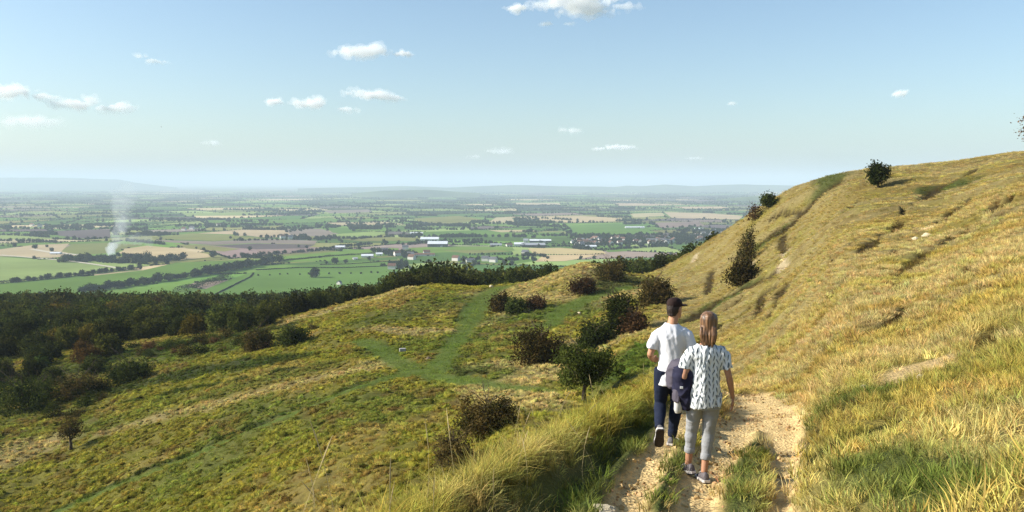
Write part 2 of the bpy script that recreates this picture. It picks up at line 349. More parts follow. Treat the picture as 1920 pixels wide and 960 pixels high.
def surface(x, y):
    """colour, kind masks at a ground point"""
    x = np.asarray(x, float); y = np.asarray(y, float)
    h = hillness(x, y)
    n1 = fbm(x*.11, y*.07, 21, 4); n2 = fbm(x*.5, y*.35, 22, 4); n3 = fbm(x*.05, y*.05, 23, 3)
    low = mix(np.broadcast_to(C_OLIVE, x.shape+(3,)), C_GREEN*1.2+.01, sstep(.52, .72, n1)*.45)
    low = mix(low, C_BROWN*.95, sstep(.52, .68, n2)*.75*sstep(.35, .6, n3))
    low = mix(low, C_GOLD, sstep(.56, .72, fbm(x*.09+40, y*.09, 24, 4))*.7)
    # streaks on the slope run down the fall line, which leads to the left and towards the eye
    su = x*.55+y*.83; sv = x*.83-y*.55
    sn = fbm(sv*.10, su*.55, 31, 4); sn2 = fbm(x*.3, y*.2, 32, 4)
    up = mix(np.broadcast_to(C_STRAW, x.shape+(3,)), C_GOLD, sstep(.42, .62, sn))
    up = mix(up, C_OLIVE*1.4, sstep(.55, .72, sn2)*.4)
    up = mix(up, C_BROWN, sstep(.60, .76, fbm(x*.45, y*.3, 33, 4))*.4)
    near = 1-sstep(9, 17, y)
    up = mix(up, C_OLIVE*.95, near*sstep(.36, .60, fbm(x*.9, y*.7, 34, 3))*.72)
    c = mix(low, up, h)
    masks = {}
    for nm, lst, colr, a, wob, soft in (('straw', STRAW, C_STRAW, .9, .5, .5), ('greenish', GREENISH, C_GREEN, .55, .6, .5), ('nettle', NETTLE_SHADE, C_NETTLE, .85, .5, .4), ('mossy_shade', MOSSY_SHADE, C_GREEN*.9, .8, .6, .5),
                             ('path', GREENPATH, C_PATH, .9, .45, .45), ('scar_shade', SCAR_SHADE, C_BROWN*.32, .92, .7, .4), ('chalk', CHALK, C_CHALK, .9, .6, .4), ('scrape', SCRAPE, C_SAND*.92, .95, .7, .5), ('bare', BARE, C_SAND, 1, .55, .35)):
        m = mask(lst, x, y, soft, wob); masks[nm] = m; c = mix(c, colr, m*a)
    c = mix(c, C_OLIVE*.95, .62*np.exp(-(seg_dist(x, y, CREST)/.6)**2)*sstep(.3, .55, fbm(x*1.3, y*1.3, 35, 3)))
    masks['hill'] = h; masks['crest'] = 1-sstep(.25, .9, seg_dist(x, y, CREST)); masks['cd'] = seg_dist(x, y, CREST)
    return c, masks

# ------------------------------------------------------------------ relief
def relief():
    global ZG
    x, y = GX, GY
    sel = GD[0] < 420
    xs, ys = x[:, sel], y[:, sel]
    dz = np.zeros_like(xs)
    cd = seg_dist(xs, ys, CREST)
    dz += .30*np.exp(-(cd/.34)**2)
    # a shallow ditch along the ledge on the path's side
    dz -= .20*np.exp(-(seg_dist(xs, ys, DITCH)/.30)**2)*sstep(.2, .5, seg_dist(xs, ys, W_['b1'][0]))
    b = mask(BARE[:4], xs, ys, .6, .35); nearp = 1-sstep(1.2, 2.0, seg_dist(xs, ys, W_['b2'][0]))
    dz += nearp*.10*(1-b)-.05*b
    dz -= .36*mask(SCAR_SHADE, xs, ys, .7, .5)*np.clip(ys/60, .3, 1.3)
    far = sstep(14, 30, ys)
    amp = (1-mask(GREENPATH, xs, ys, .5, .2))*far
    dz += amp*(1-hillness(xs, ys))*.55*(fbm(xs*.9, ys*.7, 46, 2)-.5)
    dz += amp*(.55*(fbm(xs*.16, ys*.16, 41, 3)-.5)+.38*(fbm(xs*.55, ys*.55, 42, 3)-.5))
    su = xs*.55+ys*.83; sv = xs*.83-ys*.55
    dz += hillness(xs, ys)*far*(1.7*(fbm(sv*.05, su*.22, 43, 4)-.5))
    dz += (1-far)*(.10*(fbm(xs*1.1, ys*1.1, 44, 4)-.5)+.03*(fbm(xs*5, ys*5, 45, 3)-.5))
    dz *= 1-sstep(250, 420, ys)
    ZG[:, sel] += dz
relief()

def bump_mat(nt, out):
    at = N(nt, 'ShaderNodeAttribute', attribute_name='col'); geo = N(nt, 'ShaderNodeNewGeometry')
    ba = N(nt, 'ShaderNodeAttribute', attribute_name='bare')
    n1 = N(nt, 'ShaderNodeTexNoise', Scale=3.2, Detail=8.0, Roughness=.65); n2 = N(nt, 'ShaderNodeTexNoise', Scale=22.0, Detail=6.0, Roughness=.7); vo = N(nt, 'ShaderNodeTexVoronoi', Scale=26.0)
    for n in (n1, n2, vo): nt.links.new(geo.outputs['Position'], n.inputs['Vector'])
    mr = N(nt, 'ShaderNodeMapRange'); mr.inputs[1].default_value = .25; mr.inputs[2].default_value = .75; mr.inputs[3].default_value = .62; mr.inputs[4].default_value = 1.38
    nt.links.new(n1.outputs['Fac'], mr.inputs[0])
    mr2 = N(nt, 'ShaderNodeMapRange'); mr2.inputs[1].default_value = .3; mr2.inputs[2].default_value = .7; mr2.inputs[3].default_value = .8; mr2.inputs[4].default_value = 1.2
    nt.links.new(n2.outputs['Fac'], mr2.inputs[0])
    mu = N(nt, 'ShaderNodeMath', operation='MULTIPLY'); nt.links.new(mr.outputs[0], mu.inputs[0]); nt.links.new(mr2.outputs[0], mu.inputs[1])
    vm = N(nt, 'ShaderNodeVectorMath', operation='SCALE'); nt.links.new(at.outputs['Color'], vm.inputs[0]); nt.links.new(mu.outputs[0], vm.inputs['Scale'])
    b = principled(nt, out, vm.outputs[0], .9, .1)
    ad = N(nt, 'ShaderNodeMath', operation='ADD'); nt.links.new(n2.outputs['Fac'], ad.inputs[0]); nt.links.new(vo.outputs['Distance'], ad.inputs[1])
    bp = N(nt, 'ShaderNodeBump', Strength=.7, Distance=.05); nt.links.new(ad.outputs[0], bp.inputs['Height']); nt.links.new(bp.outputs[0], b.inputs['Normal'])
def build_ground():
    V = np.stack([GX, GY, ZG], -1).reshape(-1, 3)
    i = np.arange(NA-1)[:, None]; j = np.arange(ND-1)[None, :]
    a = i*ND+j; F = np.stack([a, a+ND, a+ND+1, a+1], -1).reshape(-1, 4)
    c, m = surface(GX, GY)
    c = c*(1-.32*(1-m['bare'])*(1-m['path']))[..., None]      # thatch and soil under the blades, shade between tussocks painted in
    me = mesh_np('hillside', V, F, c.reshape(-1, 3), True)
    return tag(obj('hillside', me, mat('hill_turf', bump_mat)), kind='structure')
build_ground()
# ------------------------------------------------------------------ leaves, crowns, trunks
def leaf_mat(nt, out, trans=.3, rnd=.5):
    at = N(nt, 'ShaderNodeAttribute', attribute_name='col'); oi = N(nt, 'ShaderNodeObjectInfo')
    mr = N(nt, 'ShaderNodeMapRange'); mr.inputs[3].default_value = 1-rnd; mr.inputs[4].default_value = 1+rnd
    nt.links.new(oi.outputs['Random'], mr.inputs[0])
    mu = N(nt, 'ShaderNodeMix', data_type='RGBA', blend_type='MULTIPLY'); mu.inputs[0].default_value = 1
    nt.links.new(at.outputs['Color'], mu.inputs[6]); nt.links.new(oi.outputs['Color'], mu.inputs[7])
    vm = N(nt, 'ShaderNodeVectorMath', operation='SCALE'); nt.links.new(mu.outputs[2], vm.inputs[0]); nt.links.new(mr.outputs[0], vm.inputs['Scale'])
    d = N(nt, 'ShaderNodeBsdfDiffuse'); t = N(nt, 'ShaderNodeBsdfTranslucent'); ms = N(nt, 'ShaderNodeMixShader'); ms.inputs[0].default_value = trans
    nt.links.new(vm.outputs[0], d.inputs[0]); nt.links.new(vm.outputs[0], t.inputs[0])
    nt.links.new(d.outputs[0], ms.inputs[1]); nt.links.new(t.outputs[0], ms.inputs[2]); nt.links.new(ms.outputs[0], out.inputs['Surface'])
M_LEAF = mat('tree_leaves', leaf_mat)
M_BARK = plain_mat('bark', (.085, .065, .045), .9, .1, .4, 6, .5)

def quads_from(C, Nn, size, r, aspect=1.0):
    """small leaf faces at C facing Nn"""
    n = len(C); Nn = Nn/np.linalg.norm(Nn, axis=1, keepdims=True)
    h = r.normal(size=(n, 3)); a = np.cross(Nn, h); a /= np.linalg.norm(a, axis=1, keepdims=True)+1e-9; b = np.cross(Nn, a)
    s = size*(.6+.8*r.random(n))[:, None]
    V = np.stack([C-a*s, C+b*s*.55*aspect, C+a*s, C-b*s*.55*aspect], 1)
    V[:, 1] += Nn*s*.15; V[:, 3] += Nn*s*.15
    return V.reshape(-1, 3), np.arange(n*4).reshape(n, 4)
def crown(name, seed, lobes, nleaf, leaf, c1, c2, ragged=.25, clump=2.4):
    """leaf faces spread through the volume of several ragged lobes: lobes = [(cx,cy,cz,rx,ry,rz)]"""
    r = np.random.default_rng(seed); L = np.array(lobes)
    wv = (L[:, 3]*L[:, 4]*L[:, 5])**(.72); k = r.choice(len(L), nleaf, p=wv/wv.sum())
    d = r.normal(size=(nleaf, 3)); d /= np.linalg.norm(d, axis=1, keepdims=True)
    rad = r.random(nleaf)**.32
    bump_ = 1+ragged*(2*fbm(d[:, 0]*2.2+k*7.1+seed, d[:, 1]*2.2+d[:, 2]*1.7, seed, 3)-1)*1.6
    C = L[k, :3]+d*(rad*bump_)[:, None]*L[k, 3:]
    # leaves gather in sprays
    sp = r.normal(size=(nleaf//9+1, 3))*.0
    q = r.integers(0, max(1, nleaf//9), nleaf); base = C[q]
    g = r.random(nleaf) < .72
    C[g] = base[g]+r.normal(size=(g.sum(), 3))*leaf*clump
    Nn = d+r.normal(size=(nleaf, 3))*.75; Nn[:, 2] += .25
    V, F = quads_from(C, Nn, leaf, r)
    t = np.clip(.5+.5*(2*fbm(C[:, 0]*1.1+seed, C[:, 1]*1.1+C[:, 2]*.9, seed+3, 3)-1)*1.8+r.normal(size=nleaf)*.18, 0, 1)
    col = np.array(c1)*(1-t[:, None])+np.array(c2)*t[:, None]
    return mesh_np(name, V, F, np.repeat(col, 4, 0))
def branches(seed, H, R0, spread, nb=7, lean=(0, 0), split=.3, twigs=0):
    """tapered trunk with limbs and twigs"""
    rr = random.Random(seed); m = MB()
    top = Vector((lean[0], lean[1], H*.62))
    P = [Vector((0, 0, -.25))]+[Vector((top.x*t+rr.uniform(-.05, .05)*H*t, top.y*t+rr.uniform(-.04, .04)*H*t, H*.62*t)) for t in (.2, .45, .7, 1)]
    m.tube(P, [R0*1.35, R0, R0*.8, R0*.55, R0*.25], 7)
    for i in range(nb):
        t = split+(.95-split)*i/max(1, nb-1); p0 = Vector((top.x*t, top.y*t, H*.62*t))
        a = rr.uniform(0, 6.28)+i*2.4; up = rr.uniform(.35, .9); ln = spread*rr.uniform(.6, 1.0)
        d = Vector((math.cos(a), math.sin(a), up)).normalized()
        p1 = p0+d*ln*.5+Vector((0, 0, .05*H)); p2 = p0+d*ln+Vector((rr.uniform(-.1, .1), rr.uniform(-.1, .1), .1))*H*.6
        rb = R0*(.55-.3*t); m.tube([p0, p1, p2], [rb, rb*.65, rb*.2], 5)
        for k in range(twigs):
            q = p0.lerp(p2, rr.uniform(.4, 1)); e = (d+Vector((rr.uniform(-.9, .9), rr.uniform(-.9, .9), rr.uniform(-.2, .9)))).normalized()*spread*rr.uniform(.25, .5)
            m.tube([q, q+e*.5+Vector((0, 0, .04*H)), q+e], [rb*.3, rb*.2, rb*.07], 3)
    return m
def lobes_for(seed, w, h, z0, n=9, spray=6):
    rr = random.Random(seed); L = [(0, 0, z0+(h-z0)*.5, w*.30, w*.30, (h-z0)*.40)]
    for i in range(n):
        a = i*2.399+rr.uniform(-.4, .4); q = rr.uniform(.35, .95)**.7; zz = z0+(h-z0)*rr.uniform(.2, .80)
        k = 1-.55*abs((zz-z0)/(h-z0)-.42)*1.6
        L.append((math.cos(a)*w*.37*q*k, math.sin(a)*w*.37*q*k, zz, w*rr.uniform(.09, .22), w*rr.uniform(.09, .22), (h-z0)*rr.uniform(.09, .21)))
    for i in range(spray): a = rr.uniform(0, 6.28); e = rr.uniform(.15, 1.0); L.append((math.cos(a)*w*.47*math.cos(e), math.sin(a)*w*.47*math.cos(e), z0+(h-z0)*(.32+.66*math.sin(e)), w*.075, w*.075, (h-z0)*.09))
    if z0 < .12*h:   # scrub: foliage down to the turf
        L = [(x*1.05, y*1.05, max(z*.82, rz_*.75), rx*1.15, ry*1.15, rz_) for x, y, z, rx, ry, rz_ in L]
        for i in range(6): a = i*1.047+.3; L.append((math.cos(a)*w*.30, math.sin(a)*w*.30, h*.17, w*.19, w*.19, h*.19))
        L.append((0, 0, h*.3, w*.36, w*.36, h*.32))
    return L
def darkrng(c, k): return tuple(q*k for q in c)
# ------------------------------------------------------------------ thorn trees and scrub on the hill
GREEN_A = ((.022, .033, .008), (.070, .085, .018)); GREEN_B = ((.030, .045, .010), (.095, .110, .022)); BROWN_A = ((.045, .028, .014), (.130, .070, .030)); MIXED = ((.028, .034, .009), (.110, .075, .024)); DRYISH = ((.060, .045, .018), (.13, .095, .03))
def hill_plant(name, cat, px, py, wpx, hpx, pal, label, seed, trunk=.16, n=11, leaves=5200, leaf=None, parts=True, group=None, depth=1.0, twigs=4, dmin=20, ragged=.5, lobes=None):
    x, y, z = ground_at(px, py, dmin); k = y/FPX; w, h = wpx*k*1.10, hpx*k*1.08
    e = tag(empty(name, (x, y, z-.05)), label, cat, group)
    L = lobes or lobes_for(seed, w, h, h*trunk, n)
    if pal is BROWN_A: leaves = int(leaves*.72); ragged = .75; twigs = 7
    elif trunk < .1: ragged = .65
    if seed == 19: L = [(-.16*w, 0, h*.62, w*.20, w*.22, h*.34), (-.20*w, 0, h*.85, w*.11, w*.12, h*.16), (.14*w, 0, h*.60, w*.20, w*.2, h*.15), (.33*w, 0, h*.68, w*.15, w*.16, h*.11), (0, 0, h*.42, w*.2, w*.2, h*.16), (.16*w, 0, h*.76, w*.10, w*.1, h*.08), (-.3*w, 0, h*.5, w*.12, w*.12, h*.12)]
    if seed == 22: L = [(.10*w, 0, h*.85, w*.22, w*.3, h*.13), (.0, 0, h*.62, w*.34, w*.4, h*.16), (.08*w, 0, h*.42, w*.40, w*.4, h*.16), (-.16*w, 0, h*.22, w*.44, w*.5, h*.18), (.25*w, 0, h*.12, w*.3, w*.4, h*.12), (.18*w, 0, h*1.02, w*.10, w*.1, h*.08), (-.35*w, 0, h*.48, w*.12, w*.2, h*.10)]
    leaf = leaf or max(.05, min(.17, .0016*y))
    cm = crown('crown' if parts else 'foliage', seed, [(a*1.0, b*depth, c, p, q*depth, s) for a, b, c, p, q, s in L], leaves, leaf, pal[0], pal[1], ragged)
    obj('crown' if trunk > .05 else 'foliage', cm, M_LEAF, e)
    branches(seed, h*1.25, max(.05, h*.035), w*.52, 10, split=.18 if trunk < .12 else .3, twigs=twigs).build('trunk' if trunk > .05 else 'stem', M_BARK, e, True)
    return e
HP = [
 ('hawthorn_tree','tree',1096,754,128,112,GREEN_A,'dense dark hawthorn with a short forked trunk behind the grassy ledge, left of the walkers',1,.20,14,9000),
 ('scrub_bush','bush',1013,683,104,74,MIXED,'broad dark bush with brown top, left of and behind the forked hawthorn',2,.04,12,6500),
 ('hawthorn_bush','bush',1113,652,68,54,GREEN_A,'dark green bush directly behind the forked hawthorn',3,.04,9,4500),
 ('hawthorn_tree','tree',1163,625,62,88,GREEN_B,'tall narrow spiky thorn tree left of the man\'s head',4,.06,11,6000),
 ('hawthorn_tree','tree',1226,573,62,58,MIXED,'rounded thorn tree just above and left of the man\'s head',5,.06,10,5500),
 ('scrub_bush','bush',1190,621,46,44,BROWN_A,'thin brown bush between the two thorn trees by the man\'s head',6,.04,8,2600),
 ('scrub_bush','bush',1093,549,52,33,BROWN_A,'oval reddish bush on the flank of the golden mound',7,.04,10,4200),
 ('scrub_bush','bush',938,584,34,40,MIXED,'dark rounded bush right beside the mown green path, first of a row of three',8,.04,8,3600),
 ('scrub_bush','bush',968,587,34,34,GREEN_A,'dark green bush in the middle of the row of three by the green path',9,.04,8,3400),
 ('scrub_bush','bush',1003,578,36,25,BROWN_A,'low brown bush at the right end of the row of three by the green path',10,.04,8,3000),
 ('scrub_bush','bush',1143,527,58,42,MIXED,'dark brown bush in the hollow at the right end of the golden mound',11,.04,10,4200),
 ('scrub_bush','bush',481,657,56,50,MIXED,'brown bush standing in the dark nettle bed at the edge of the wood',12,.04,9,4200),
 ('scrub_bush','bush',549,646,54,36,GREEN_A,'low dark green bush beside the golden rim of the terrace',13,.04,9,3800),
 ('scrub_bush','bush',244,713,84,46,GREEN_A,'broad dark bush alone on the green bank below the wood',14,.04,10,4600),
 ('scrub_bush','bush',148,744,94,48,MIXED,'broad brownish bush at the lower left, between the wood and the lone bush',15,.04,10,4600),
 ('scrub_bush','bush',45,772,110,82,GREEN_A,'big dark bush at the left edge of the slope',16,.04,11,5400),
 ('scrub_bush','bush',914,812,122,80,MIXED,'large dark bush with brown twigs just beyond the tall grass of the ledge',17,.04,12,9500),
 ('scrub_bush','bush',850,868,78,66,DRYISH,'thin brown scrub bush lower down beside the large dark bush',18,.04,10,4200),
 ('hawthorn_tree','tree',1646,353,31,42,GREEN_A,'single small hawthorn high on the golden slope, casting a shadow',19,.16,9,3800),
 ('hawthorn_tree','tree',1441,389,23,21,GREEN_A,'small windblown hawthorn on the skyline of the slope',20,.18,7,2400),
 ('scrub_bush','bush',1415,411,26,30,BROWN_A,'thin twiggy bush on the steep skyline below the windblown hawthorn',21,.1,6,700),
 ('scrub_bush','bush',1401,496,32,62,MIXED,'tall dark bramble scrub in the gully of the slope',22,.04,9,1900),
 ('scrub_bush','bush',1393,531,58,48,MIXED,'spreading dark scrub among pale rocks at the foot of the gully',23,.04,9,3800),
 ('hawthorn_tree','tree',1952,290,84,74,BROWN_A,'tree on the hilltop, only its leaf tips showing at the right edge',24,.3,9,2600)]
for q in HP: hill_plant(*q[:12], n=q[11+0] if False else q[10+0] if False else 10, leaves=q[-1]) if False else hill_plant(q[0], q[1], q[2], q[3], q[4], q[5], q[6], q[7], q[8], trunk=q[9], n=q[10], leaves=q[11], dmin=30)
# the sparse little tree low on the left
x, y, z = ground_at(133, 843, 30); k = y/FPX
e = tag(empty('hawthorn_tree', (x, y, z)), 'small bare hawthorn with a thin crown, alone on the tussocky slope at lower left', 'tree')
obj('crown', crown('crown', 77, lobes_for(77, 50*k, 63*k, 22*k, 9), 1300, .12, *MIXED, ragged=.5), M_LEAF, e)
branches(77, 75*k, .16, 24*k, 11, split=.35, twigs=6).build('trunk', M_BARK, e, True)

# ------------------------------------------------------------------ the wood on the scarp below the terrace
WOODS_PAL = [((.018, .026, .007), (.078, .088, .018)), ((.024, .032, .008), (.105, .105, .020)), ((.015, .022, .007), (.058, .070, .016)), ((.040, .028, .009), (.120, .066, .018)), ((.060, .052, .009), (.16, .12, .018)), ((.020, .030, .009), (.088, .100, .022))]
PROTO = []
for i, pal in enumerate(WOODS_PAL):
    L = lobes_for(200+i, 8.6, 8.8, .4, 13, 0)
    PROTO.append((crown('crown', 200+i, L, 2600, .32, *pal, ragged=.22, clump=1.3), branches(200+i, 9, .2, 3.2, 6).mesh('trunk', True)))
for c, t in PROTO: c.materials.append(M_LEAF); t.materials.append(M_BARK)
EDGE = np.array([ground_at(*p, 40)[:2] for p in [(-300,800),(-60,785),(10,764),(105,752),(196,735),(195,700),(128,682),(112,662),(250,641),(345,630),(425,622),(452,640),(515,612)]])
def in_wood(x, y):
    az = x/y; D = y
    ridge = np.interp(az*FPX+960, [500, 545, 700, 800, 900, 1000, 1100, 1200, 1300, 1400, 1500], [168, 176, 182, 186, 190, 188, 188, 192, 192, 185, 185])
    # left part: beyond the edge line
    ang = EDGE[:, 0]/EDGE[:, 1]
    ok = D > ridge
    lf = az < (530-960)/FPX
    ed = np.interp(az, np.sort(ang), EDGE[np.argsort(ang), 1])
    return np.where(lf, D > ed+1, ok)
pts = []
gr = np.random.default_rng(11)
def scatter(d0, d1, sp, a0=-.80, a1=.30):
    n = int((a1-a0)*(d1*d1-d0*d0)/2/(sp*sp))*3
    D = np.sqrt(gr.random(n)*(d1*d1-d0*d0)+d0*d0); A = a0+(a1-a0)*gr.random(n); X = A*D
    ok = in_wood(X, D); X, D = X[ok], D[ok]
    keep = []; cell = {}
    for x, y in zip(X, D):
        c = (int(x//sp), int(y//sp))
        if any((x-u)**2+(y-v)**2 < sp*sp*.62 for i in (-1, 0, 1) for j in (-1, 0, 1) for u, v in cell.get((c[0]+i, c[1]+j), [])): continue
        cell.setdefault(c, []).append((x, y)); keep.append((x, y))
    return keep
pts = scatter(95, 260, 4.6)+scatter(260, 420, 7)+scatter(420, 760, 11)
pts = [(x, y, float(height(x, y))) for x, y in pts if y > 235 or x/y > -.27 or float(fbm(np.array(x*.06), np.array(y*.06), 73, 3)) > .44]
# which of them the eye meets: compare with the skyline of the trees before them
pts.sort(key=lambda p: p[1]); sky_ = {}
vis = []; hid = []
SKYL = np.array([(-400,560),(0,541),(100,541),(130,534),(200,546),(240,541),(300,546),(370,546),(430,537),(480,533),(540,530),(580,520),(620,522),(640,530),(660,519),(685,530),(720,520),(742,506),(770,491),(800,486),(830,485),(850,494),(860,504),(875,500),(890,506),(905,497),(920,504),(960,500),(1000,496),(1040,489),(1080,489),(1110,484),(1150,475),(1200,463),(1250,457),(1300,450),(1345,438),(1450,430)], float)
for x, y, z in pts:
    pxl = x/y*FPX+960; px = pxl-960; b = int(px//12)
    tgt = (ray(pxl, float(np.interp(pxl, SKYL[:, 0], SKYL[:, 1])))[1]*y-z)/8.9*gr.choice([1.16, 1.04, .94, .82, .66, .55])
    hi = float(np.interp(y, [95, 150, 200, 280, 420, 760], [.50, .58, .95, 1.25, 1.5, 1.6]))
    if 735 < pxl < 1000 and y > 190: hi = 2.1
    s = float(np.clip(tgt, .40, hi*gr.uniform(.75, 1.05)))
    top = (z+8.5*s)/y
    g = float(np.max(height(np.full(30, x/y)*np.linspace(30, y*.97, 30), np.linspace(30, y*.97, 30))/np.linspace(30, y*.97, 30)))
    cur = max(sky_.get(b, -9), g-.004)
    (vis if top > cur+.001 else hid).append((x, y, z, s, top-cur))
    for q in (b-1, b, b+1): sky_[q] = max(sky_.get(q, -9), (z+6.5*s)/y)
vis.sort(key=lambda p: -min(p[4], 9.0*p[3]/p[1])*p[3]/p[1])
print('wood trees', len(vis), len(hid))
def wood_kind(x, y): 
    n = float(fbm(np.array(x*.03), np.array(y*.03), 71, 2)); r = gr.random()
    if x < -60 and y < 260: return [3, 4, 0, 2, 1, 5, 0, 1][int(r*8)] if n > .47 else [0, 2, 1][int(r*3)]
    if r < .035: return 3
    return [0, 2, 5, 1, 2, 0][int(gr.random()*6)]
G_WOOD = 'trees of the wood on the scarp'
WL = {0: 'dark green tree in the wood on the scarp', 1: 'olive green tree in the wood on the scarp', 2: 'blackish green tree in the wood on the scarp', 3: 'rusty brown tree turning colour in the wood on the scarp', 4: 'yellowing tree in the wood on the scarp', 5: 'mid green tree in the wood on the scarp'}
for x, y, z, s, q in vis[:285]:
    i = wood_kind(x, y); c, t = PROTO[i]
    e = tag(empty('woodland_tree', (x, y, z-.3), gr.uniform(0, 6.28)), WL[i], 'tree', G_WOOD); e.scale = (s*gr.uniform(.9, 1.2), s*gr.uniform(.9, 1.2), s*gr.uniform(.85, 1.15))
    obj('crown', c, None, e); obj('trunk', t, None, e)

SB = [crown('foliage', 240+i, lobes_for(240+i, 3.2, 2.0, .05, 9, 4), 900, .13, *p, ragged=.55) for i, p in enumerate((MIXED, GREEN_A, GREEN_B, BROWN_A))]
for m in SB: m.materials.append(M_LEAF)
sr = random.Random(12)
for i in range(44):
    px = sr.uniform(95, 600); py = np.interp(px, [95, 150, 200, 250, 345, 425, 470, 540, 600], [765, 742, 715, 652, 640, 632, 640, 612, 600])+abs(sr.gauss(0, 16)); k = sr.choice([0, 1, 1, 2, 3, 0])
    x, y, z = ground_at(px, py, 40); o = obj('scrub_bush', SB[k], None, None, (x, y, z-.06)); q = sr.uniform(.45, 1.15); o.scale = (q*sr.uniform(.9, 1.4), q, q*sr.uniform(.7, 1.1)); o.rotation_euler.z = sr.uniform(0, 6.28)
    tag(o, ['low olive brown scrub bush on the grass along the edge of the wood', 'low dark green scrub bush on the grass along the edge of the wood', 'low mid green scrub bush on the grass along the edge of the wood', 'low rusty scrub bush on the grass along the edge of the wood'][k], 'bush', 'low scrub along the edge of the wood')

# ------------------------------------------------------------------ scattering of what nobody could count
def scatter_object(name, label, cat, pts, scl, rot, idx, col, protos, kind='stuff', mtl=None):
    """one object: points that carry copies of small prototype meshes (geometry nodes)"""
    c = bpy.data.collections.new(name+' kinds')
    for k, p in enumerate(protos):
        c.objects.link(bpy.data.objects.new(f'{name}_kind_{k:02d}', p))
    me = bpy.data.meshes.new(name); n = len(pts); me.vertices.add(n); me.vertices.foreach_set('co', np.ascontiguousarray(pts, np.float32).ravel())
    a = me.attributes.new('scl', 'FLOAT_VECTOR', 'POINT'); a.data.foreach_set('vector', np.ascontiguousarray(scl, np.float32).ravel())
    a = me.attributes.new('rot', 'FLOAT_VECTOR', 'POINT'); a.data.foreach_set('vector', np.ascontiguousarray(rot, np.float32).ravel())
    a = me.attributes.new('idx', 'INT', 'POINT'); a.data.foreach_set('value', np.ascontiguousarray(idx, np.int32))
    a = me.attributes.new('tint', 'FLOAT_COLOR', 'POINT'); cc = np.ones((n, 4), np.float32); cc[:, :3] = col; a.data.foreach_set('color', cc.ravel())
    o = obj(name, me); tag(o, label, cat, kind=kind)
    ng = bpy.data.node_groups.new(name, 'GeometryNodeTree')
    ng.interface.new_socket('Geometry', in_out='INPUT', socket_type='NodeSocketGeometry'); ng.interface.new_socket('Geometry', in_out='OUTPUT', socket_type='NodeSocketGeometry')
    gi = ng.nodes.new('NodeGroupInput'); go = ng.nodes.new('NodeGroupOutput')
    ip = ng.nodes.new('GeometryNodeInstanceOnPoints'); ci = ng.nodes.new('GeometryNodeCollectionInfo'); ci.inputs[0].default_value = c
    ci.inputs['Separate Children'].default_value = True; ci.inputs['Reset Children'].default_value = True
    def at(nm, ty):
        q = ng.nodes.new('GeometryNodeInputNamedAttribute'); q.data_type = ty; q.inputs[0].default_value = nm; return q.outputs[0]
    e2r = ng.nodes.new('FunctionNodeEulerToRotation')
    ng.links.new(at('rot', 'FLOAT_VECTOR'), e2r.inputs[0])
    ng.links.new(gi.outputs[0], ip.inputs['Points']); ng.links.new(ci.outputs[0], ip.inputs['Instance']); ip.inputs['Pick Instance'].default_value = True
    ng.links.new(at('idx', 'INT'), ip.inputs['Instance Index']); ng.links.new(e2r.outputs[0], ip.inputs['Rotation']); ng.links.new(at('scl', 'FLOAT_VECTOR'), ip.inputs['Scale'])
    ng.links.new(ip.outputs[0], go.inputs[0])
    md = o.modifiers.new('scatter', 'NODES'); md.node_group = ng
    return o
def tint_mat(nt, out, trans=.3):
    at = N(nt, 'ShaderNodeAttribute', attribute_name='col'); ti = N(nt, 'ShaderNodeAttribute', attribute_name='tint', attribute_type='INSTANCER')
    mu = N(nt, 'ShaderNodeMix', data_type='RGBA', blend_type='MULTIPLY'); mu.inputs[0].default_value = 1
    nt.links.new(at.outputs['Color'], mu.inputs[6]); nt.links.new(ti.outputs['Color'], mu.inputs[7])
    d = N(nt, 'ShaderNodeBsdfDiffuse'); t = N(nt, 'ShaderNodeBsdfTranslucent'); ms = N(nt, 'ShaderNodeMixShader'); ms.inputs[0].default_value = trans
    nt.links.new(mu.outputs[2], d.inputs[0]); nt.links.new(mu.outputs[2], t.inputs[0])
    nt.links.new(d.outputs[0], ms.inputs[1]); nt.links.new(t.outputs[0], ms.inputs[2]); nt.links.new(ms.outputs[0], out.inputs['Surface'])
M_TINT = mat('tinted_leaves', tint_mat); M_GRASS = mat('grass_blades', lambda nt, out: tint_mat(nt, out, .22))
rest = vis[285:]+hid
wp = []
for i, pal in enumerate(WOODS_PAL[:3]+WOODS_PAL[5:]):
    m = crown('crown', 300+i, lobes_for(300+i, 8.6, 8.8, .4, 12, 0), 1600, .42, *pal, ragged=.22, clump=1.2); m.materials.append(M_TINT); wp.append(m)
P = np.array([(p[0], p[1], p[2]-.3) for p in rest]); S = np.array([p[3] for p in rest])
scatter_object('woodland', 'the rest of the dark wood on the scarp below the hill', 'woodland', P, S[:, None]*gr.uniform(.85, 1.2, (len(P), 3)), np.stack([P[:, 0]*0, P[:, 0]*0, gr.uniform(0, 6.28, len(P))], 1),
               gr.integers(0, 4, len(P)), gr.uniform(.6, 1.5, (len(P), 1))*gr.uniform(.85, 1.15, (len(P), 3)), wp)
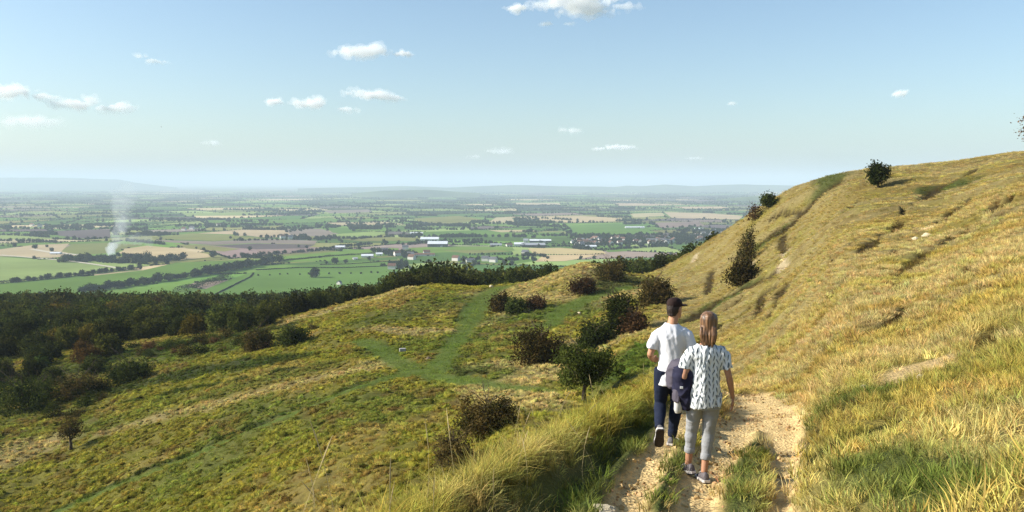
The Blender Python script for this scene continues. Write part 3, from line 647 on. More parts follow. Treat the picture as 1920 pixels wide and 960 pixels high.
# ------------------------------------------------------------------ the plain: fields, hedges, trees, farms
PZ = PLAIN
def field_mat(nt, out):
    at = N(nt, 'ShaderNodeAttribute', attribute_name='col'); geo = N(nt, 'ShaderNodeNewGeometry')
    mp = N(nt, 'ShaderNodeMapping'); mp.inputs['Scale'].default_value = (.006, .006, .006); nt.links.new(geo.outputs['Position'], mp.inputs[0])
    n1 = N(nt, 'ShaderNodeTexNoise', Scale=1.0, Detail=7.0, Roughness=.6); nt.links.new(mp.outputs[0], n1.inputs['Vector'])
    mr = N(nt, 'ShaderNodeMapRange'); mr.inputs[1].default_value = .25; mr.inputs[2].default_value = .75; mr.inputs[3].default_value = .8; mr.inputs[4].default_value = 1.2
    nt.links.new(n1.outputs['Fac'], mr.inputs[0])
    vm = N(nt, 'ShaderNodeVectorMath', operation='SCALE'); nt.links.new(at.outputs['Color'], vm.inputs[0]); nt.links.new(mr.outputs[0], vm.inputs['Scale'])
    d = N(nt, 'ShaderNodeBsdfDiffuse'); nt.links.new(vm.outputs[0], d.inputs[0]); nt.links.new(d.outputs[0], out.inputs['Surface'])
M_FIELD = mat('farmland', field_mat)
def base_mat(nt, out):
    geo = N(nt, 'ShaderNodeNewGeometry'); mp = N(nt, 'ShaderNodeMapping'); mp.inputs['Scale'].default_value = (.0011, .0007, .001); nt.links.new(geo.outputs['Position'], mp.inputs[0])
    n1 = N(nt, 'ShaderNodeTexNoise', Scale=1.0, Detail=10.0, Roughness=.7); nt.links.new(mp.outputs[0], n1.inputs['Vector'])
    cr = N(nt, 'ShaderNodeValToRGB'); nt.links.new(n1.outputs['Fac'], cr.inputs[0]); e = cr.color_ramp.elements
    e[0].position = .38; e[0].color = (.03, .05, .018, 1); e[1].position = .62; e[1].color = (.12, .15, .05, 1); q = e.new(.5); q.color = (.07, .10, .032, 1)
    d = N(nt, 'ShaderNodeBsdfDiffuse'); nt.links.new(cr.outputs[0], d.inputs[0]); nt.links.new(d.outputs[0], out.inputs['Surface'])
tag(MB().add([(-45000, 300, PZ), (45000, 300, PZ), (59000, 74000, PZ), (-59000, 74000, PZ)], [(0, 1, 2, 3)]).build('plain', mat('plain_ground', base_mat)), kind='structure')

PALF = {'g': (.105, .180, .036), 'b': (.135, .215, .040), 'd': (.070, .125, .030), 'o': (.185, .190, .062), 's': (.46, .355, .19), 't': (.40, .315, .185), 'm': (.215, .165, .135), 'k': (.105, .085, .080), 'p': (.21, .27, .085)}
FIELDS = [  # the nearer fields, read off one by one: kind, outline in the picture
 ('p', [(-90,484),(0,482),(130,491),(230,503),(262,507),(150,517),(0,532),(-90,540)]),
 ('g', [(-90,545),(0,534),(150,520),(270,507),(330,493),(500,486),(520,487),(470,502),(380,516),(240,535),(130,552),(0,552),(-90,556)]),
 ('b', [(160,552),(240,539),(330,529),(372,527),(330,545),(240,556)]),
 ('g', [(380,545),(430,525),(470,511),(560,499),(745,489),(752,500),(745,525),(650,545),(500,560),(390,560)]),
 ('b', [(500,484),(560,478),(720,465),(748,466),(742,478),(640,489),(540,492)]),
 ('d', [(520,496),(560,493),(745,482),(745,487),(560,498)]),
 ('d', [(740,478),(800,474),(900,468),(960,471),(960,480),(860,488),(760,496)]),
 ('b', [(755,466),(830,462),(960,464),(965,470),(850,473),(770,476)]),
 ('o', [(830,470),(930,469),(960,472),(880,476)]),
 ('g', [(850,482),(980,478),(1000,490),(960,496),(860,492)]),
 ('s', [(990,466),(1050,465),(1130,471),(1138,476),(1080,478),(1000,476)]), ('s', [(1020,478.5),(1080,478.5),(1132,477.5),(1090,485),(1060,490),(1004,491)]),
 ('g', [(1125,465),(1170,461),(1190,464),(1180,471),(1140,473)]),
 ('s', [(222,474),(240,466),(275,461),(330,466),(397,478),(392,483),(330,489),(268,486),(235,479)]),
 ('o', [(110,473),(135,458),(200,456),(270,459),(235,466),(215,474),(160,478)]),
 ('t', [(0,468),(60,460),(130,457),(115,472),(150,479),(95,484),(0,481),(-60,478)]),
 ('k', [(96,436),(110,433),(206,431),(207,446),(160,448),(110,442)]),
 ('p', [(0,441),(40,439),(110,446),(90,449),(0,449)]),
 ('o', [(285,445),(360,438),(440,442),(500,447),(400,452),(290,448)]),
 ('m', [(280,450),(400,453),(500,448),(595,452),(590,458),(470,456),(400,460),(320,455)]), ('k', [(400,461),(480,457),(592,459),(570,466),(480,468)]),
 ('o', [(325,458),(400,462),(450,467),(420,472),(350,466)]),
 ('t', [(370,438),(450,431),(540,432),(600,434),(590,442),(500,446),(440,440)]), ('m', [(535,430),(600,429),(640,440),(600,444),(545,441)]),
 ('m', [(480,470),(570,467),(605,466),(575,474),(490,477)]),
 ('p', [(620,440),(700,434),(730,437),(690,446),(640,446)]), ('g', [(610,428),(650,427),(665,436),(625,437)]),
 ('o', [(640,449),(720,445),(800,446),(780,452),(680,453)]),
 ('g', [(760,436),(900,432),(960,436),(950,443),(800,444)]), ('d', [(800,446),(950,445),(1060,448),(1055,454),(900,452)]),
 ('t', [(915,432),(990,431),(1010,434),(940,436)]),
 ('g', [(905,438),(1050,436),(1070,441),(920,443)]), ('d', [(960,447),(1060,445),(1075,450),(980,453)]),
 ('g', [(1060,424),(1160,419),(1190,425),(1240,438),(1150,443),(1070,440),(1075,430)]),
 ('t', [(945,407),(1090,405),(1168,410),(1160,415),(1070,418),(1000,412)]), ('m', [(1225,418),(1310,416),(1322,424),(1240,428)]),
 ('t', [(1245,398),(1330,400),(1395,405),(1385,412),(1260,409)]), ('t', [(1180,401),(1240,399),(1250,405),(1190,408)]),
 ('o', [(775,410),(860,405),(905,412),(850,420),(790,417)]), ('t', [(930,408),(960,407),(965,417),(915,418)]),
 ('p', [(340,400),(480,398),(480,404),(350,405)]), ('g', [(490,413),(620,409),(650,415),(520,420)]), ('t', [(610,418),(720,416),(760,421),(640,423)]), ('o', [(470,426),(530,423),(540,428),(480,430)]),
 ('m', [(600,395),(690,393),(700,398),(620,400)]), ('t', [(1155,381),(1215,382),(1225,386),(1160,386)]), ('t', [(960,380),(1050,381),(1050,384),(970,384)])]
def poly_area(P): x, y = P[:, 0], P[:, 1]; return .5*abs(np.dot(x, np.roll(y, 1))-np.dot(y, np.roll(x, 1)))
def inside(P, x, y):
    c = np.zeros(np.shape(x), bool); n = len(P)
    for i in range(n):
        x1, y1 = P[i]; x2, y2 = P[(i+1) % n]
        c ^= ((y1 > y) != (y2 > y)) & (x < (x2-x1)*(y-y1)/(y2-y1+1e-12)+x1)
    return c
FP = []
fr = random.Random(5)
def jitter(c, a=.12): k = 1+fr.uniform(-a, a); return tuple(q*k*(1+fr.uniform(-.05, .05)) for q in c)
for kd, pl in FIELDS: FP.append((np.array([plain_at(*p)[:2] for p in pl]), PALF[kd], kd))
# far patchwork: a wedge of land cut again and again
def cut(P, p, d):
    n = np.array((-d[1], d[0])); s = (P-p)@n; A, B = [], []
    for i in range(len(P)):
        j = (i+1) % len(P)
        if s[i] >= 0: A.append(P[i])
        if s[i] <= 0: B.append(P[i])
        if s[i]*s[j] < 0: q = P[i]+(P[j]-P[i])*(s[i]/(s[i]-s[j])); A.append(q); B.append(q)
    return np.array(A), np.array(B)
cells = []
def bsp(P, depth=0):
    c = P.mean(0); D = max(c[1], 500); Amin = 42000*max(1, D/3000)**1.45
    if len(P) < 3: return
    if poly_area(P) < Amin*fr.uniform(.8, 2.6) or depth > 16: cells.append(P); return
    u = P-c; w_, v_ = np.linalg.eigh(u.T@u); d = v_[:, 0]; a = fr.gauss(0, .22); d = np.array((d[0]*math.cos(a)-d[1]*math.sin(a), d[0]*math.sin(a)+d[1]*math.cos(a)))
    A, B = cut(P, c+v_[:, 1]*math.sqrt(max(w_[1], 0)/len(P))*fr.uniform(-.35, .35), d)
    if len(A) > 2 and len(B) > 2: bsp(A, depth+1); bsp(B, depth+1)
    else: cells.append(P)
bsp(np.array([(-620., 800.), (420., 800.), (9000., 19000.), (-14500., 19000.)]))
print('cells', len(cells))
V = []; Fp = []; Cc = []
def put(P, c, z):
    n = len(V); V.extend([(p[0], p[1], z) for p in P]); Fp.append(tuple(range(n, n+len(P)))); Cc.extend([c]*len(P))
hedge_lines = []
for P in cells:
    c = P.mean(0); r = fr.random(); q = [P[i]+(c-P[i])*min(.05, 4/np.linalg.norm(c-P[i])) for i in range(len(P))]
    k = 'g' if r < .28 else 'd' if r < .50 else 'o' if r < .68 else 'p' if r < .80 else 't' if r < .90 else 'm' if r < .95 else 'k'
    if c[1] > 4200 and fr.random() < .42*min(1, (c[1]-4200)/3000+.4): put(q, jitter((.034, .050, .024), .3), PZ+.25)
    else: put(q, jitter(tuple(1.12*q for q in PALF[k]), .22), PZ+.25)
    for i in range(len(P)): hedge_lines.append((P[i], P[(i+1) % len(P)]))
for n, (P, c, kd) in enumerate(FP): put(P, jitter(c, .06), PZ+.6+.004*n)
me = bpy.data.meshes.new('fields'); me.from_pydata(V, [], Fp); a = me.attributes.new('col', 'FLOAT_COLOR', 'POINT'); cc = np.ones((len(V), 4), np.float32); cc[:, :3] = np.array(Cc); a.data.foreach_set('color', cc.ravel()); me.update()
tag(obj('fields', me, M_FIELD), kind='structure')
# pale farm tracks
def strip(name, pts, wd, m, z):
    P = np.array([plain_at(*p)[:2] for p in pts]); t = np.gradient(P, axis=0); t /= np.linalg.norm(t, axis=1, keepdims=True); nn = np.stack([-t[:, 1], t[:, 0]], 1)*wd/2
    v = [(*(p+q), z) for p, q in zip(P, nn)]+[(*(p-q), z) for p, q in zip(P, nn)]; k = len(P)
    return tag(MB().add(v, [(i, i+1, k+i+1, k+i) for i in range(k-1)]).build(name, m), kind='structure')
M_TRACK = plain_mat('chalk_track', (.50, .45, .34), .95, .1, .2, .05)
strip('track', [(-60,477),(0,479),(60,484),(130,490),(200,500),(240,507)], 9, M_TRACK, PZ+1.3)
strip('track', [(60,468),(95,474),(150,479)], 14, M_TRACK, PZ+1.31); strip('road', [(700,463),(800,462),(930,462)], 9, M_TRACK, PZ+1.32)

# ---- plant prototypes of the plain
def blob(seed, c1, c2, n=420, leaf=.95, sq=1.0):
    L = [(0, 0, 4.6*sq, 3.4, 3.4, 3.8*sq)]; rr = random.Random(seed)
    for i in range(5): L.append((rr.uniform(-2.2, 2.2), rr.uniform(-2.2, 2.2), rr.uniform(2.5, 6)*sq, 2.2, 2.2, 2.0*sq))
    return crown('crown', seed, L, n, leaf, c1, c2, .22, 1.1)
PD = ((.016, .026, .010), (.042, .055, .018))
PB = [blob(500+i, *PD) for i in range(5)]
for m in PB: m.materials.append(M_TINT)
far_p = []; far_s = []
def covered(x, y):
    m = np.zeros(np.shape(x), bool)
    for P, c, k in FP: m |= inside(P, x, y)
    return m
near_trees = []
def along(a, b, sp, h, jit=2.0, dens=1.0):
    L = float(np.linalg.norm(b-a)); n = max(1, int(L/sp))
    t = (np.arange(n)+gr.random(n))/n; keep = gr.random(n) < dens
    p = a+(b-a)*t[:, None]+gr.normal(size=(n, 2))*jit
    return p[keep]
HX = []
for a, b in hedge_lines:
    D = (a[1]+b[1])/2; az = (a[0]+b[0])/2/D
    if abs(az) > .72 and az < 0 and az < -.72: continue
    if az > .36: continue
    sp = 5*max(1, D/2500)
    if gr.random() < .12: continue
    d1 = gr.choice([.95, .75, .4, .2]); p = along(a, b, sp, 3, 1.2, d1)
    s = gr.uniform(.26, .42, len(p))*max(1, (D/3500))**.35; HX.append(np.stack([p[:, 0], p[:, 1], s*1.4, s*.85], 1))
    p = along(a, b, 50*max(1, D/3000), 9, 4, gr.choice([.8, .4, .15])); s = gr.uniform(.6, 1.25, len(p)); HX.append(np.stack([p[:, 0], p[:, 1], s, s], 1))
# copses and shelter belts
for i in range(300):
    D = math.exp(gr.uniform(math.log(2300), math.log(15000))); A = gr.uniform(-.70, .34); n = int(gr.uniform(15, 70))
    th = gr.normal(0, .3); ln = gr.uniform(60, 330)*max(1, D/3500)**.6; wd = gr.uniform(12, 45)*max(1, D/3500)**.5
    u = gr.uniform(-.5, .5, n)*ln; v = gr.normal(0, .4, n)*wd; s = gr.uniform(.7, 1.35, n)*max(1, D/6000)**.3
    HX.append(np.stack([A*D+u*math.cos(th)-v*math.sin(th), D+u*math.sin(th)+v*math.cos(th), s, s], 1))
HX = np.concatenate(HX); 
m = ~covered(HX[:, 0], HX[:, 1]); HX = HX[m]
print('plain plants', len(HX))
# hand-set shelter belts, copses and hedges of the nearer fields: polyline in the picture, tree size, spacing, width
BELTS = [([(120,492),(170,490),(225,494),(280,490),(345,488)], 1.0, 6, 16), ([(225,480),(250,484),(300,489)], .8, 6, 12), ([(240,452),(280,456),(310,459)], .9, 6, 14), ([(275,436),(300,440),(330,441)], .9, 6, 16),
 ([(440,452),(560,450),(635,447)], .8, 6, 10), ([(535,445),(575,447),(630,445)], .9, 5, 14), ([(480,478),(560,474),(630,465),(700,458)], .8, 6, 12), ([(440,482),(480,484),(520,480)], .9, 5, 14),
 ([(760,460),(800,455),(850,455),(905,452)], .9, 5, 22), ([(705,470),(735,478),(760,475),(770,485)], 1.0, 5, 24), ([(725,500),(745,495),(760,505)], 1.0, 5, 18), ([(660,450),(690,446),(740,444),(800,447)], .9, 6, 20),
 ([(870,458),(900,456),(960,459)], .9, 6, 10), ([(855,489),(910,487),(960,489),(1000,486)], .85, 5, 10), ([(880,478),(960,478)], .5, 6, 5), ([(970,481),(1000,480),(1022,483)], 1.0, 5, 14),
 ([(1000,464),(1060,462),(1130,470)], .6, 5, 8), ([(1020,478),(1075,478.5),(1132,477)], .28, 4, 2), ([(1130,470),(1180,466),(1250,462)], .8, 5, 14), ([(990,440),(1060,442),(1150,443),(1240,440)], .6, 6, 6),
 ([(985,409),(1040,411),(1080,414)], 1.1, 8, 30), ([(1180,452),(1240,449),(1330,442)], 1.0, 5, 40), ([(1080,448),(1130,447),(1190,448)], .8, 6, 16), ([(0,441),(40,442),(95,446)], .9, 6, 14), ([(0,452),(60,453),(110,456)], .9, 7, 12), ([(95,449),(150,450),(205,447)], .7, 6, 8),
 ([(0,428),(60,430),(130,426),(200,424)], 1.0, 8, 40), ([(330,425),(420,421),(500,422)], .9, 8, 24), ([(540,436),(580,428),(640,425),(720,424)], .9, 7, 30), ([(650,420),(760,415),(800,422),(760,430)], 1.0, 8, 30)]
EX = []
for pl, sz, sp, wd in BELTS:
    P = np.array([plain_at(*p)[:2] for p in pl])
    for a, b in zip(P[:-1], P[1:]):
        q = along(a, b, sp*.8*max(1, a[1]/2400), 1, wd*.35, .9); s = gr.uniform(.6, 1.25, len(q))*sz
        EX.append(np.stack([q[:, 0], q[:, 1], s, s*gr.uniform(.8, 1.1, len(q))], 1))
HX = np.concatenate([HX]+EX)
far = HX
tt = gr.uniform(.75, 1.35, (len(far), 1))*np.array((1, 1, 1))*gr.uniform(.9, 1.1, (len(far), 3))
scatter_object('hedgerows_and_copses', 'countless hedges, copses and trees dividing the fields of the plain', 'hedgerows', np.stack([far[:, 0], far[:, 1], np.full(len(far), PZ)], 1), np.stack([far[:, 2], far[:, 2], far[:, 3]], 1),
               np.stack([far[:, 0]*0, far[:, 0]*0, gr.uniform(0, 6.28, len(far))], 1), gr.integers(0, 5, len(far)), tt, PB)
# ---- the nearest hedges, each a thing of its own
def hedge(pl, hgt, wid, label, seed, trees=()):
    P = np.array([plain_at(*p)[:2] for p in pl]); r = np.random.default_rng(seed); C = []
    for a, b in zip(P[:-1], P[1:]):
        L = np.linalg.norm(b-a); n = int(L*14); t = r.random(n); d = (b-a)/L; nn = np.array((-d[1], d[0]))
        prof = .55+.75*fbm(t*L*.06+a[0], np.full(n, seed*1.7), seed, 4)
        u = r.normal(size=n)*.34; z = r.random(n)**.6
        C.append(np.concatenate([a+(b-a)*t[:, None]+nn*(u*wid*prof)[:, None], (z*hgt*prof*(1-.35*np.abs(u)))[:, None]], 1))
    C = np.concatenate(C); o = P.mean(0); C[:, :2] -= o
    Nn = r.normal(size=C.shape); Nn[:, 2] += .5
    V, F = quads_from(C, Nn, .85, r); t = r.random(len(C))[:, None]
    me = mesh_np('hedge', V, F, np.repeat(np.array(PD[0])*(1-t)+np.array(PD[1])*t, 4, 0))
    return tag(obj('hedge', me, M_LEAF, None, (o[0], o[1], PZ)), label, 'hedge')
hedge([(-80,541),(0,532),(90,524),(170,514),(262,505)], 5.5, 5, 'long hedge between the two pale green fields at the far left', 61)
hedge([(150,549),(200,543),(260,533),(330,524),(380,516)], 9, 9, 'tall thick hedge running along the lower edge of the bright green field', 62)
hedge([(378,518),(430,507),(480,499),(530,489)], 12, 14, 'broad belt of bushy trees climbing between bright green fields', 63)
hedge([(330,548),(370,540),(410,528),(425,520)], 9, 14, 'short thick hedge joining the broad belt from below', 64)
hedge([(530,490),(560,487),(620,481),(700,476),(740,473)], 4, 4, 'thin dark hedge along the middle green field above the belt', 65)
hedge([(400,555),(470,520),(475,513)], 2, 2, 'low thin hedge crossing the green paddock', 66)
hedge([(480,507),(560,503),(640,503),(745,499)], 2.2, 2, 'low straight hedge across the paddocks in front of the big wood clump', 67)
hedge([(600,497),(650,496),(745,490)], 2.0, 2, 'low hedge between the two paddocks below the white barn', 68)
FT = [bl for bl in (blob(600, *PD, n=900, leaf=.7), blob(601, *PD, n=900, leaf=.7), blob(602, (.02, .03, .011), (.055, .065, .02), n=900, leaf=.7))]
for m in FT: m.materials.append(M_LEAF)
POP = crown('crown', 620, [(0, 0, 7, 1.3, 1.3, 6.5), (0, 0, 4, 1.5, 1.5, 3.5)], 900, .6, *PD, ragged=.2); POP.materials.append(M_LEAF)
TR = branches(601, 7, .3, 2).mesh('trunk', True); TR.materials.append(M_BARK)
def field_tree(px, py, hpx, label, group=None, pop=False, wide=1.0, seed=0):
    x, y, z = plain_at(px, py); k = hpx*y/FPX/(13.5 if pop else 9.0)
    e = tag(empty('poplar_tree' if pop else 'field_tree', (x, y, PZ), px*.7), label, 'tree', group); e.scale = (k*wide, k*wide, k)
    obj('crown', POP if pop else FT[int(px) % 3], None, e); obj('trunk', TR, None, e)
for px, h in ((255, 15), (261, 13), (266, 18), (274, 22), (280, 21)): field_tree(px, 492, h, 'narrow dark poplar in the row beside the copse with the bonfire', 'row of poplars beside the smoking copse', True)
for q in [(590,521,22,'lone leaning tree in the paddock above the wood clump'),(628,495,14,'round tree beside a small one in the paddock below the barn'),(648,494,9,'small tree to the right of the round paddock tree'),(612,495,6,'tiny bush tree at the left of the round paddock tree'),(692,488,8,'small round tree just right of the long white barn'),(600,484,5,'little tree left of the white barn'),
          (468,470,9,'single tree at the edge of the mauve ploughed fields'),(432,448,6,'lone tree in the tan field'),(450,452,8,'taller lone tree beside the tan field'),(575,466,7,'small tree among the mauve fields'),(560,464,6,'smaller tree at the ploughed field margin'),
          (1027,486,7,'small tree standing alone in the pale stubble field'),(335,465,6,'round tree at the tip of the striped straw field'),(368,467,5,'second round tree along the straw field hedge'),(382,470,7,'third tree along the straw field hedge'),(400,483,15,'dark tree at the right point of the straw field'),
          (66,467,10,'pair-less dark tree on the pale rough ground at far left'),(97,472,9,'dark tree on the bare ground above the track'),(88,464,6,'small bush tree on the rough ground at far left'),(30,527,8,'flat topped tree at the left end of the long hedge')]: field_tree(*q)
for i in range(13): field_tree(484+i*19+gr.uniform(-4, 4), 517-i*.35+gr.uniform(-1, 1), gr.uniform(3, 5), 'small round sapling in the loose row across the green paddock', 'row of saplings across the paddock')
for i in range(26):
    t = i/25; field_tree(20+t*240+gr.uniform(-5, 5), 530.5-t*25.5, gr.uniform(7, 12), 'tree rising out of the long hedge at the far left', 'trees of the long left hedge')
for i in range(40):
    t = i/39; field_tree(160+t*370+gr.uniform(-6, 6), np.interp(160+t*370, [160, 260, 380, 530], [549, 535, 517, 490]), gr.uniform(11, 20), 'dark rounded tree in the broad belt between the green fields', 'trees of the broad hedge belt', wide=1.2)
for i in range(34):
    t = i/33; field_tree(125+t*215+gr.uniform(-8, 8), 491+gr.uniform(-4, 3)-2*abs(t-.5), gr.uniform(9, 16), 'dark tree of the copse where the bonfire smokes', 'trees of the smoking copse', wide=1.1)
# ------------------------------------------------------------------ grass: tufts of real blades
def tuft(seed, n, h, w, spread, lean=.45, dark=.55, tip=1.25, seg=3, warm=.12, dome=False, core=False):
    r = np.random.default_rng(seed); V = []; F = []; Cc = []
    a = r.random(n)*6.283; q = np.sqrt(r.random(n))*spread
    hh = h*(.45+.75*r.random(n)) if not dome else h*(.55+.5*r.random(n))*(1-.55*(q/spread)**2)
    yaw = a+r.normal(0, .7, n); ln = hh*lean*(.3+1.1*r.random(n))*(1.0 if not dome else .4+.9*q/spread); face = r.random(n)*6.283
    bl = r.random(n)
    for i in range(n):
        base = np.array((math.cos(a[i])*q[i], math.sin(a[i])*q[i], -.03)); d = np.array((math.cos(yaw[i]), math.sin(yaw[i]), 0)); s = np.array((math.cos(face[i]), math.sin(face[i]), 0))
        k0 = len(V); k = .82+.36*bl[i]; wm = np.array((1+warm*(r.random()*2-1), 1+.5*warm*(r.random()*2-1), 1+warm*(r.random()*2-1)))
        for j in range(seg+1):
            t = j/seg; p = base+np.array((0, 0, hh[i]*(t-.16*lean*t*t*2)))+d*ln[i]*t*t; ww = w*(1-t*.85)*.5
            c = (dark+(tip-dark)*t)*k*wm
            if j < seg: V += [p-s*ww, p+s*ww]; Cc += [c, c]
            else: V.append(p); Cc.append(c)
        for j in range(seg-1): F.append((k0+2*j, k0+2*j+1, k0+2*j+3)); F.append((k0+2*j, k0+2*j+3, k0+2*j+2))
        F.append((k0+2*seg-2, k0+2*seg-1, k0+2*seg))
    if core:    # matted heart of a tussock, a dome added to cast shade
        k0 = len(V); na = 9
        for j, (rr_, zz) in enumerate(((.66, -.04), (.54, .26), (.28, .44))):
            for i in range(na): u = 6.283*i/na+seed+j*.3; q_ = 1+.22*(r.random()-.5); V.append((math.cos(u)*rr_*spread*q_, math.sin(u)*rr_*spread*q_, zz*h*(1+.2*(r.random()-.5)))); Cc.append(np.array((.48, .48, .42)))
        V.append((0, 0, .48*h)); Cc.append(np.array((.5, .5, .44)))
        for j in range(2):
            for i in range(na): a_, b_ = k0+j*na+i, k0+j*na+(i+1) % na; F.append((a_, b_, b_+na)); F.append((a_, b_+na, a_+na))
        for i in range(na): F.append((k0+2*na+i, k0+2*na+(i+1) % na, k0+3*na))
    m = mesh_np('tuft', np.array(V), np.array(F), np.array(Cc)); m.materials.append(M_GRASS); return m
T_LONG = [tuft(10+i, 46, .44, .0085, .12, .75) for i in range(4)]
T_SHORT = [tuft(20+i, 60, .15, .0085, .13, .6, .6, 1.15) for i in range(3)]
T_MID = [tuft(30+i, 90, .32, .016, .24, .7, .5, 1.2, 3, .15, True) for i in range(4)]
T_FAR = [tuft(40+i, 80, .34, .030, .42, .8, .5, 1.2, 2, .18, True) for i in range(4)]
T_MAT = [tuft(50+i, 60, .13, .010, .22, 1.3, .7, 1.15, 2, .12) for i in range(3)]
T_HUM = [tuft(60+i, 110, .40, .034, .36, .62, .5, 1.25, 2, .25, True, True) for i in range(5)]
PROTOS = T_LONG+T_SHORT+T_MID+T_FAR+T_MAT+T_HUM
def ring(d0, d1, dens, a0=-.74, a1=.72):
    n = int((a1-a0)*(d1*d1-d0*d0)/2*dens); D = np.sqrt(gr.random(n)*(d1*d1-d0*d0)+d0*d0); return (a0+(a1-a0)*gr.random(n))*D, D
def slope_dir(x, y, e=.6):
    gx = (height(x+e, y)-height(x-e, y))/(2*e); gy = (height(x, y+e)-height(x, y-e))/(2*e); return gx, gy
def seen(x, y, z, up):
    """keeps only ground the eye, or one standing a few steps aside, could meet"""
    ok = np.zeros(len(x), bool); t = np.linspace(.12, .985, 40)
    for ox in (0, -3, 3):
        lim = np.full(len(x), -1e9)
        for q in t:
            xx = ox+(x-ox)*q; yy = np.maximum(y*q, .6); lim = np.maximum(lim, (height(xx, yy)-.0)/q*1.0-0*z)
        ok |= (z+up) >= lim-.25*0
    return ok
def grow(x, y, protos, base, smin, smax, keepf, leanwind=.22, tintv=.24, z_off=0.0, squash=1.0, up=.5):
    z = height(x, y); ok = seen(x, y, z, up); x, y, z = x[ok], y[ok], z[ok]
    c, m = surface(x, y); kp = keepf(x, y, m); k = gr.random(len(x)) < kp['p']; x, y, z, c = x[k], y[k], z[k], c[k]
    s = (smin+(smax-smin)*gr.random(len(x))**1.3)*kp['s'][k]; gx, gy = slope_dir(x, y)
    n = len(x); rot = np.stack([gr.normal(0, .12, n)+np.clip(gy, -.8, .8)*.25, gr.normal(0, .26, n)-np.clip(gx, -.5, .5)*.45-leanwind*0, gr.random(n)*6.283], 1)
    tn = c*(1+tintv*gr.normal(size=(n, 1)))*(1+.06*gr.normal(size=(n, 3)))
    return np.stack([x, y, z+z_off], 1), np.stack([s, s, s*kp['h'][k]*squash], 1), rot, base+gr.integers(0, protos, n), np.clip(tn, .004, .9)*2.15
A = []
def keep_near(x, y, m):
    b = np.maximum(m['bare'], .9*m['scrape']); pt = 1-sstep(1.0, 1.6, seg_dist(x, y, W_['b2'][0])); p = (1-b)**2*(1-.25*pt)
    long_ = np.clip(1-pt*.95, .0, 1)
    dt = 1-.9*np.exp(-(seg_dist(x, y, DITCH)/.42)**2); p = p*dt*(1-.5*m['hill']*(m['cd'] > 1.2))
    return dict(p=p*long_, s=.55+.35*m['hill']*0+.25*np.exp(-(m['cd']/.8)**2)+.25*(fbm(x*.8, y*.8, 61, 3)), h=(.75+.5*fbm(x*.5, y*.5, 62, 3))*(1-.42*(m['cd'] > 1.0)))
def keep_short(x, y, m):
    return dict(p=(1-np.maximum(m['bare'], m['scrape']))**2.5*(1-.8*np.exp(-(seg_dist(x, y, DITCH)/.3)**2))*np.clip(.35+fbm(x*2, y*2, 63, 2), 0, 1), s=.6+.5*fbm(x*1.5, y*1.5, 64, 2), h=.55+.6*fbm(x*2.5, y*2.5, 65, 2))
x, y = ring(2.0, 15, 34, -.70, .80); A.append(grow(x, y, 4, 0, .55, 1.05, keep_near))
x, y = ring(2.2, 15, 60, -.30, .78); A.append(grow(x, y, 3, 4, .7, 1.5, keep_short))
def crestk(x, y, m): return dict(p=np.exp(-(m['cd']/.50)**2)*(1-m['bare'])*sstep(.30, .55, seg_dist(x, y, DITCH)), s=.68+.25*fbm(x, y, 66, 2), h=.25+.34*fbm(x*.9, y*.9, 67, 2))
x, y = ring(4, 17, 110, -.42, .28); A.append(grow(x, y, 4, 0, .8, 1.15, crestk, up=1))
def keep_mid(x, y, m):
    pth = np.maximum(np.maximum(m['path'], m['scrape']), m['bare']); return dict(p=(1-pth)**2*(1-.62*m['scar_shade']), s=.8+.5*fbm(x*.4, y*.4, 68, 3)+.0*y, h=(.55+.6*fbm(x*.6, y*.6, 69, 3))*(1+.5*m['scar_shade']))
def keep_hill(x, y, m):
    k = keep_mid(x, y, m); k['p'] = k['p']*m['hill']; k['h'] = k['h']*.9; return k
def keep_hum(x, y, m):
    k = keep_mid(x, y, m); f = fbm(x*.28, y*.22, 74, 3); k['p'] = k['p']*(1-m['hill'])*sstep(.18, .46, f+.25*(fbm(x*1.2, y*1.2, 75, 2)-.5)); k['s'] = .55+.75*fbm(x*.5, y*.4, 76, 3)*gr.uniform(.6, 1.4, len(x)); k['h'] = .55+.55*fbm(x*.3, y*.3, 77, 3); return k
def keep_lawn(x, y, m):
    k = keep_mid(x, y, m); k['p'] = k['p']*(1-m['hill']); return k
x, y = ring(13, 34, 19, -.70, .72); A.append(grow(x, y, 4, 7, .45, .95, keep_mid, tintv=.17))
x, y = ring(30, 75, 6.5); A.append(grow(x, y, 4, 7, .6, 1.25, keep_hill, tintv=.17)); x, y = ring(30, 75, 3.0); A.append(grow(x, y, 4, 7, .6, 1.2, keep_lawn))
x, y = ring(60, 130, 2.6); A.append(grow(x, y, 4, 11, .5, 1.0, keep_hill)); x, y = ring(120, 200, 1.6); A.append(grow(x, y, 4, 11, .6, 1.2, keep_hill))
x, y = ring(70, 200, .8); A.append(grow(x, y, 4, 11, .5, 1.1, keep_lawn))
q = grow(*ring(30, 110, 3.0), 5, 18, .75, 1.35, keep_hum, tintv=.28); A.append(q); q = grow(*ring(100, 200, 1.9), 5, 18, .9, 1.6, keep_hum, tintv=.28); A.append(q)
for q in A[-2:]: q[1][:, 0] *= gr.uniform(.8, 1.7, len(q[1])); q[1][:, 1] *= gr.uniform(.7, 1.2, len(q[1]))
def keep_path(x, y, m): return dict(p=m['path'], s=.8+.4*fbm(x, y, 70, 2), h=.5+.5*fbm(x*.6, y*.6, 72, 3))
x, y = ring(45, 110, 2.2, -.65, .12); A.append(grow(x, y, 3, 15, 1.6, 3.0, keep_path, tintv=.12)); x, y = ring(105, 190, 1.2, -.2, .2); A.append(grow(x, y, 3, 15, 2.2, 4.0, keep_path, tintv=.12))
A = [np.concatenate([a[i] for a in A]) for i in range(5)]
print('grass tufts', len(A[0]))
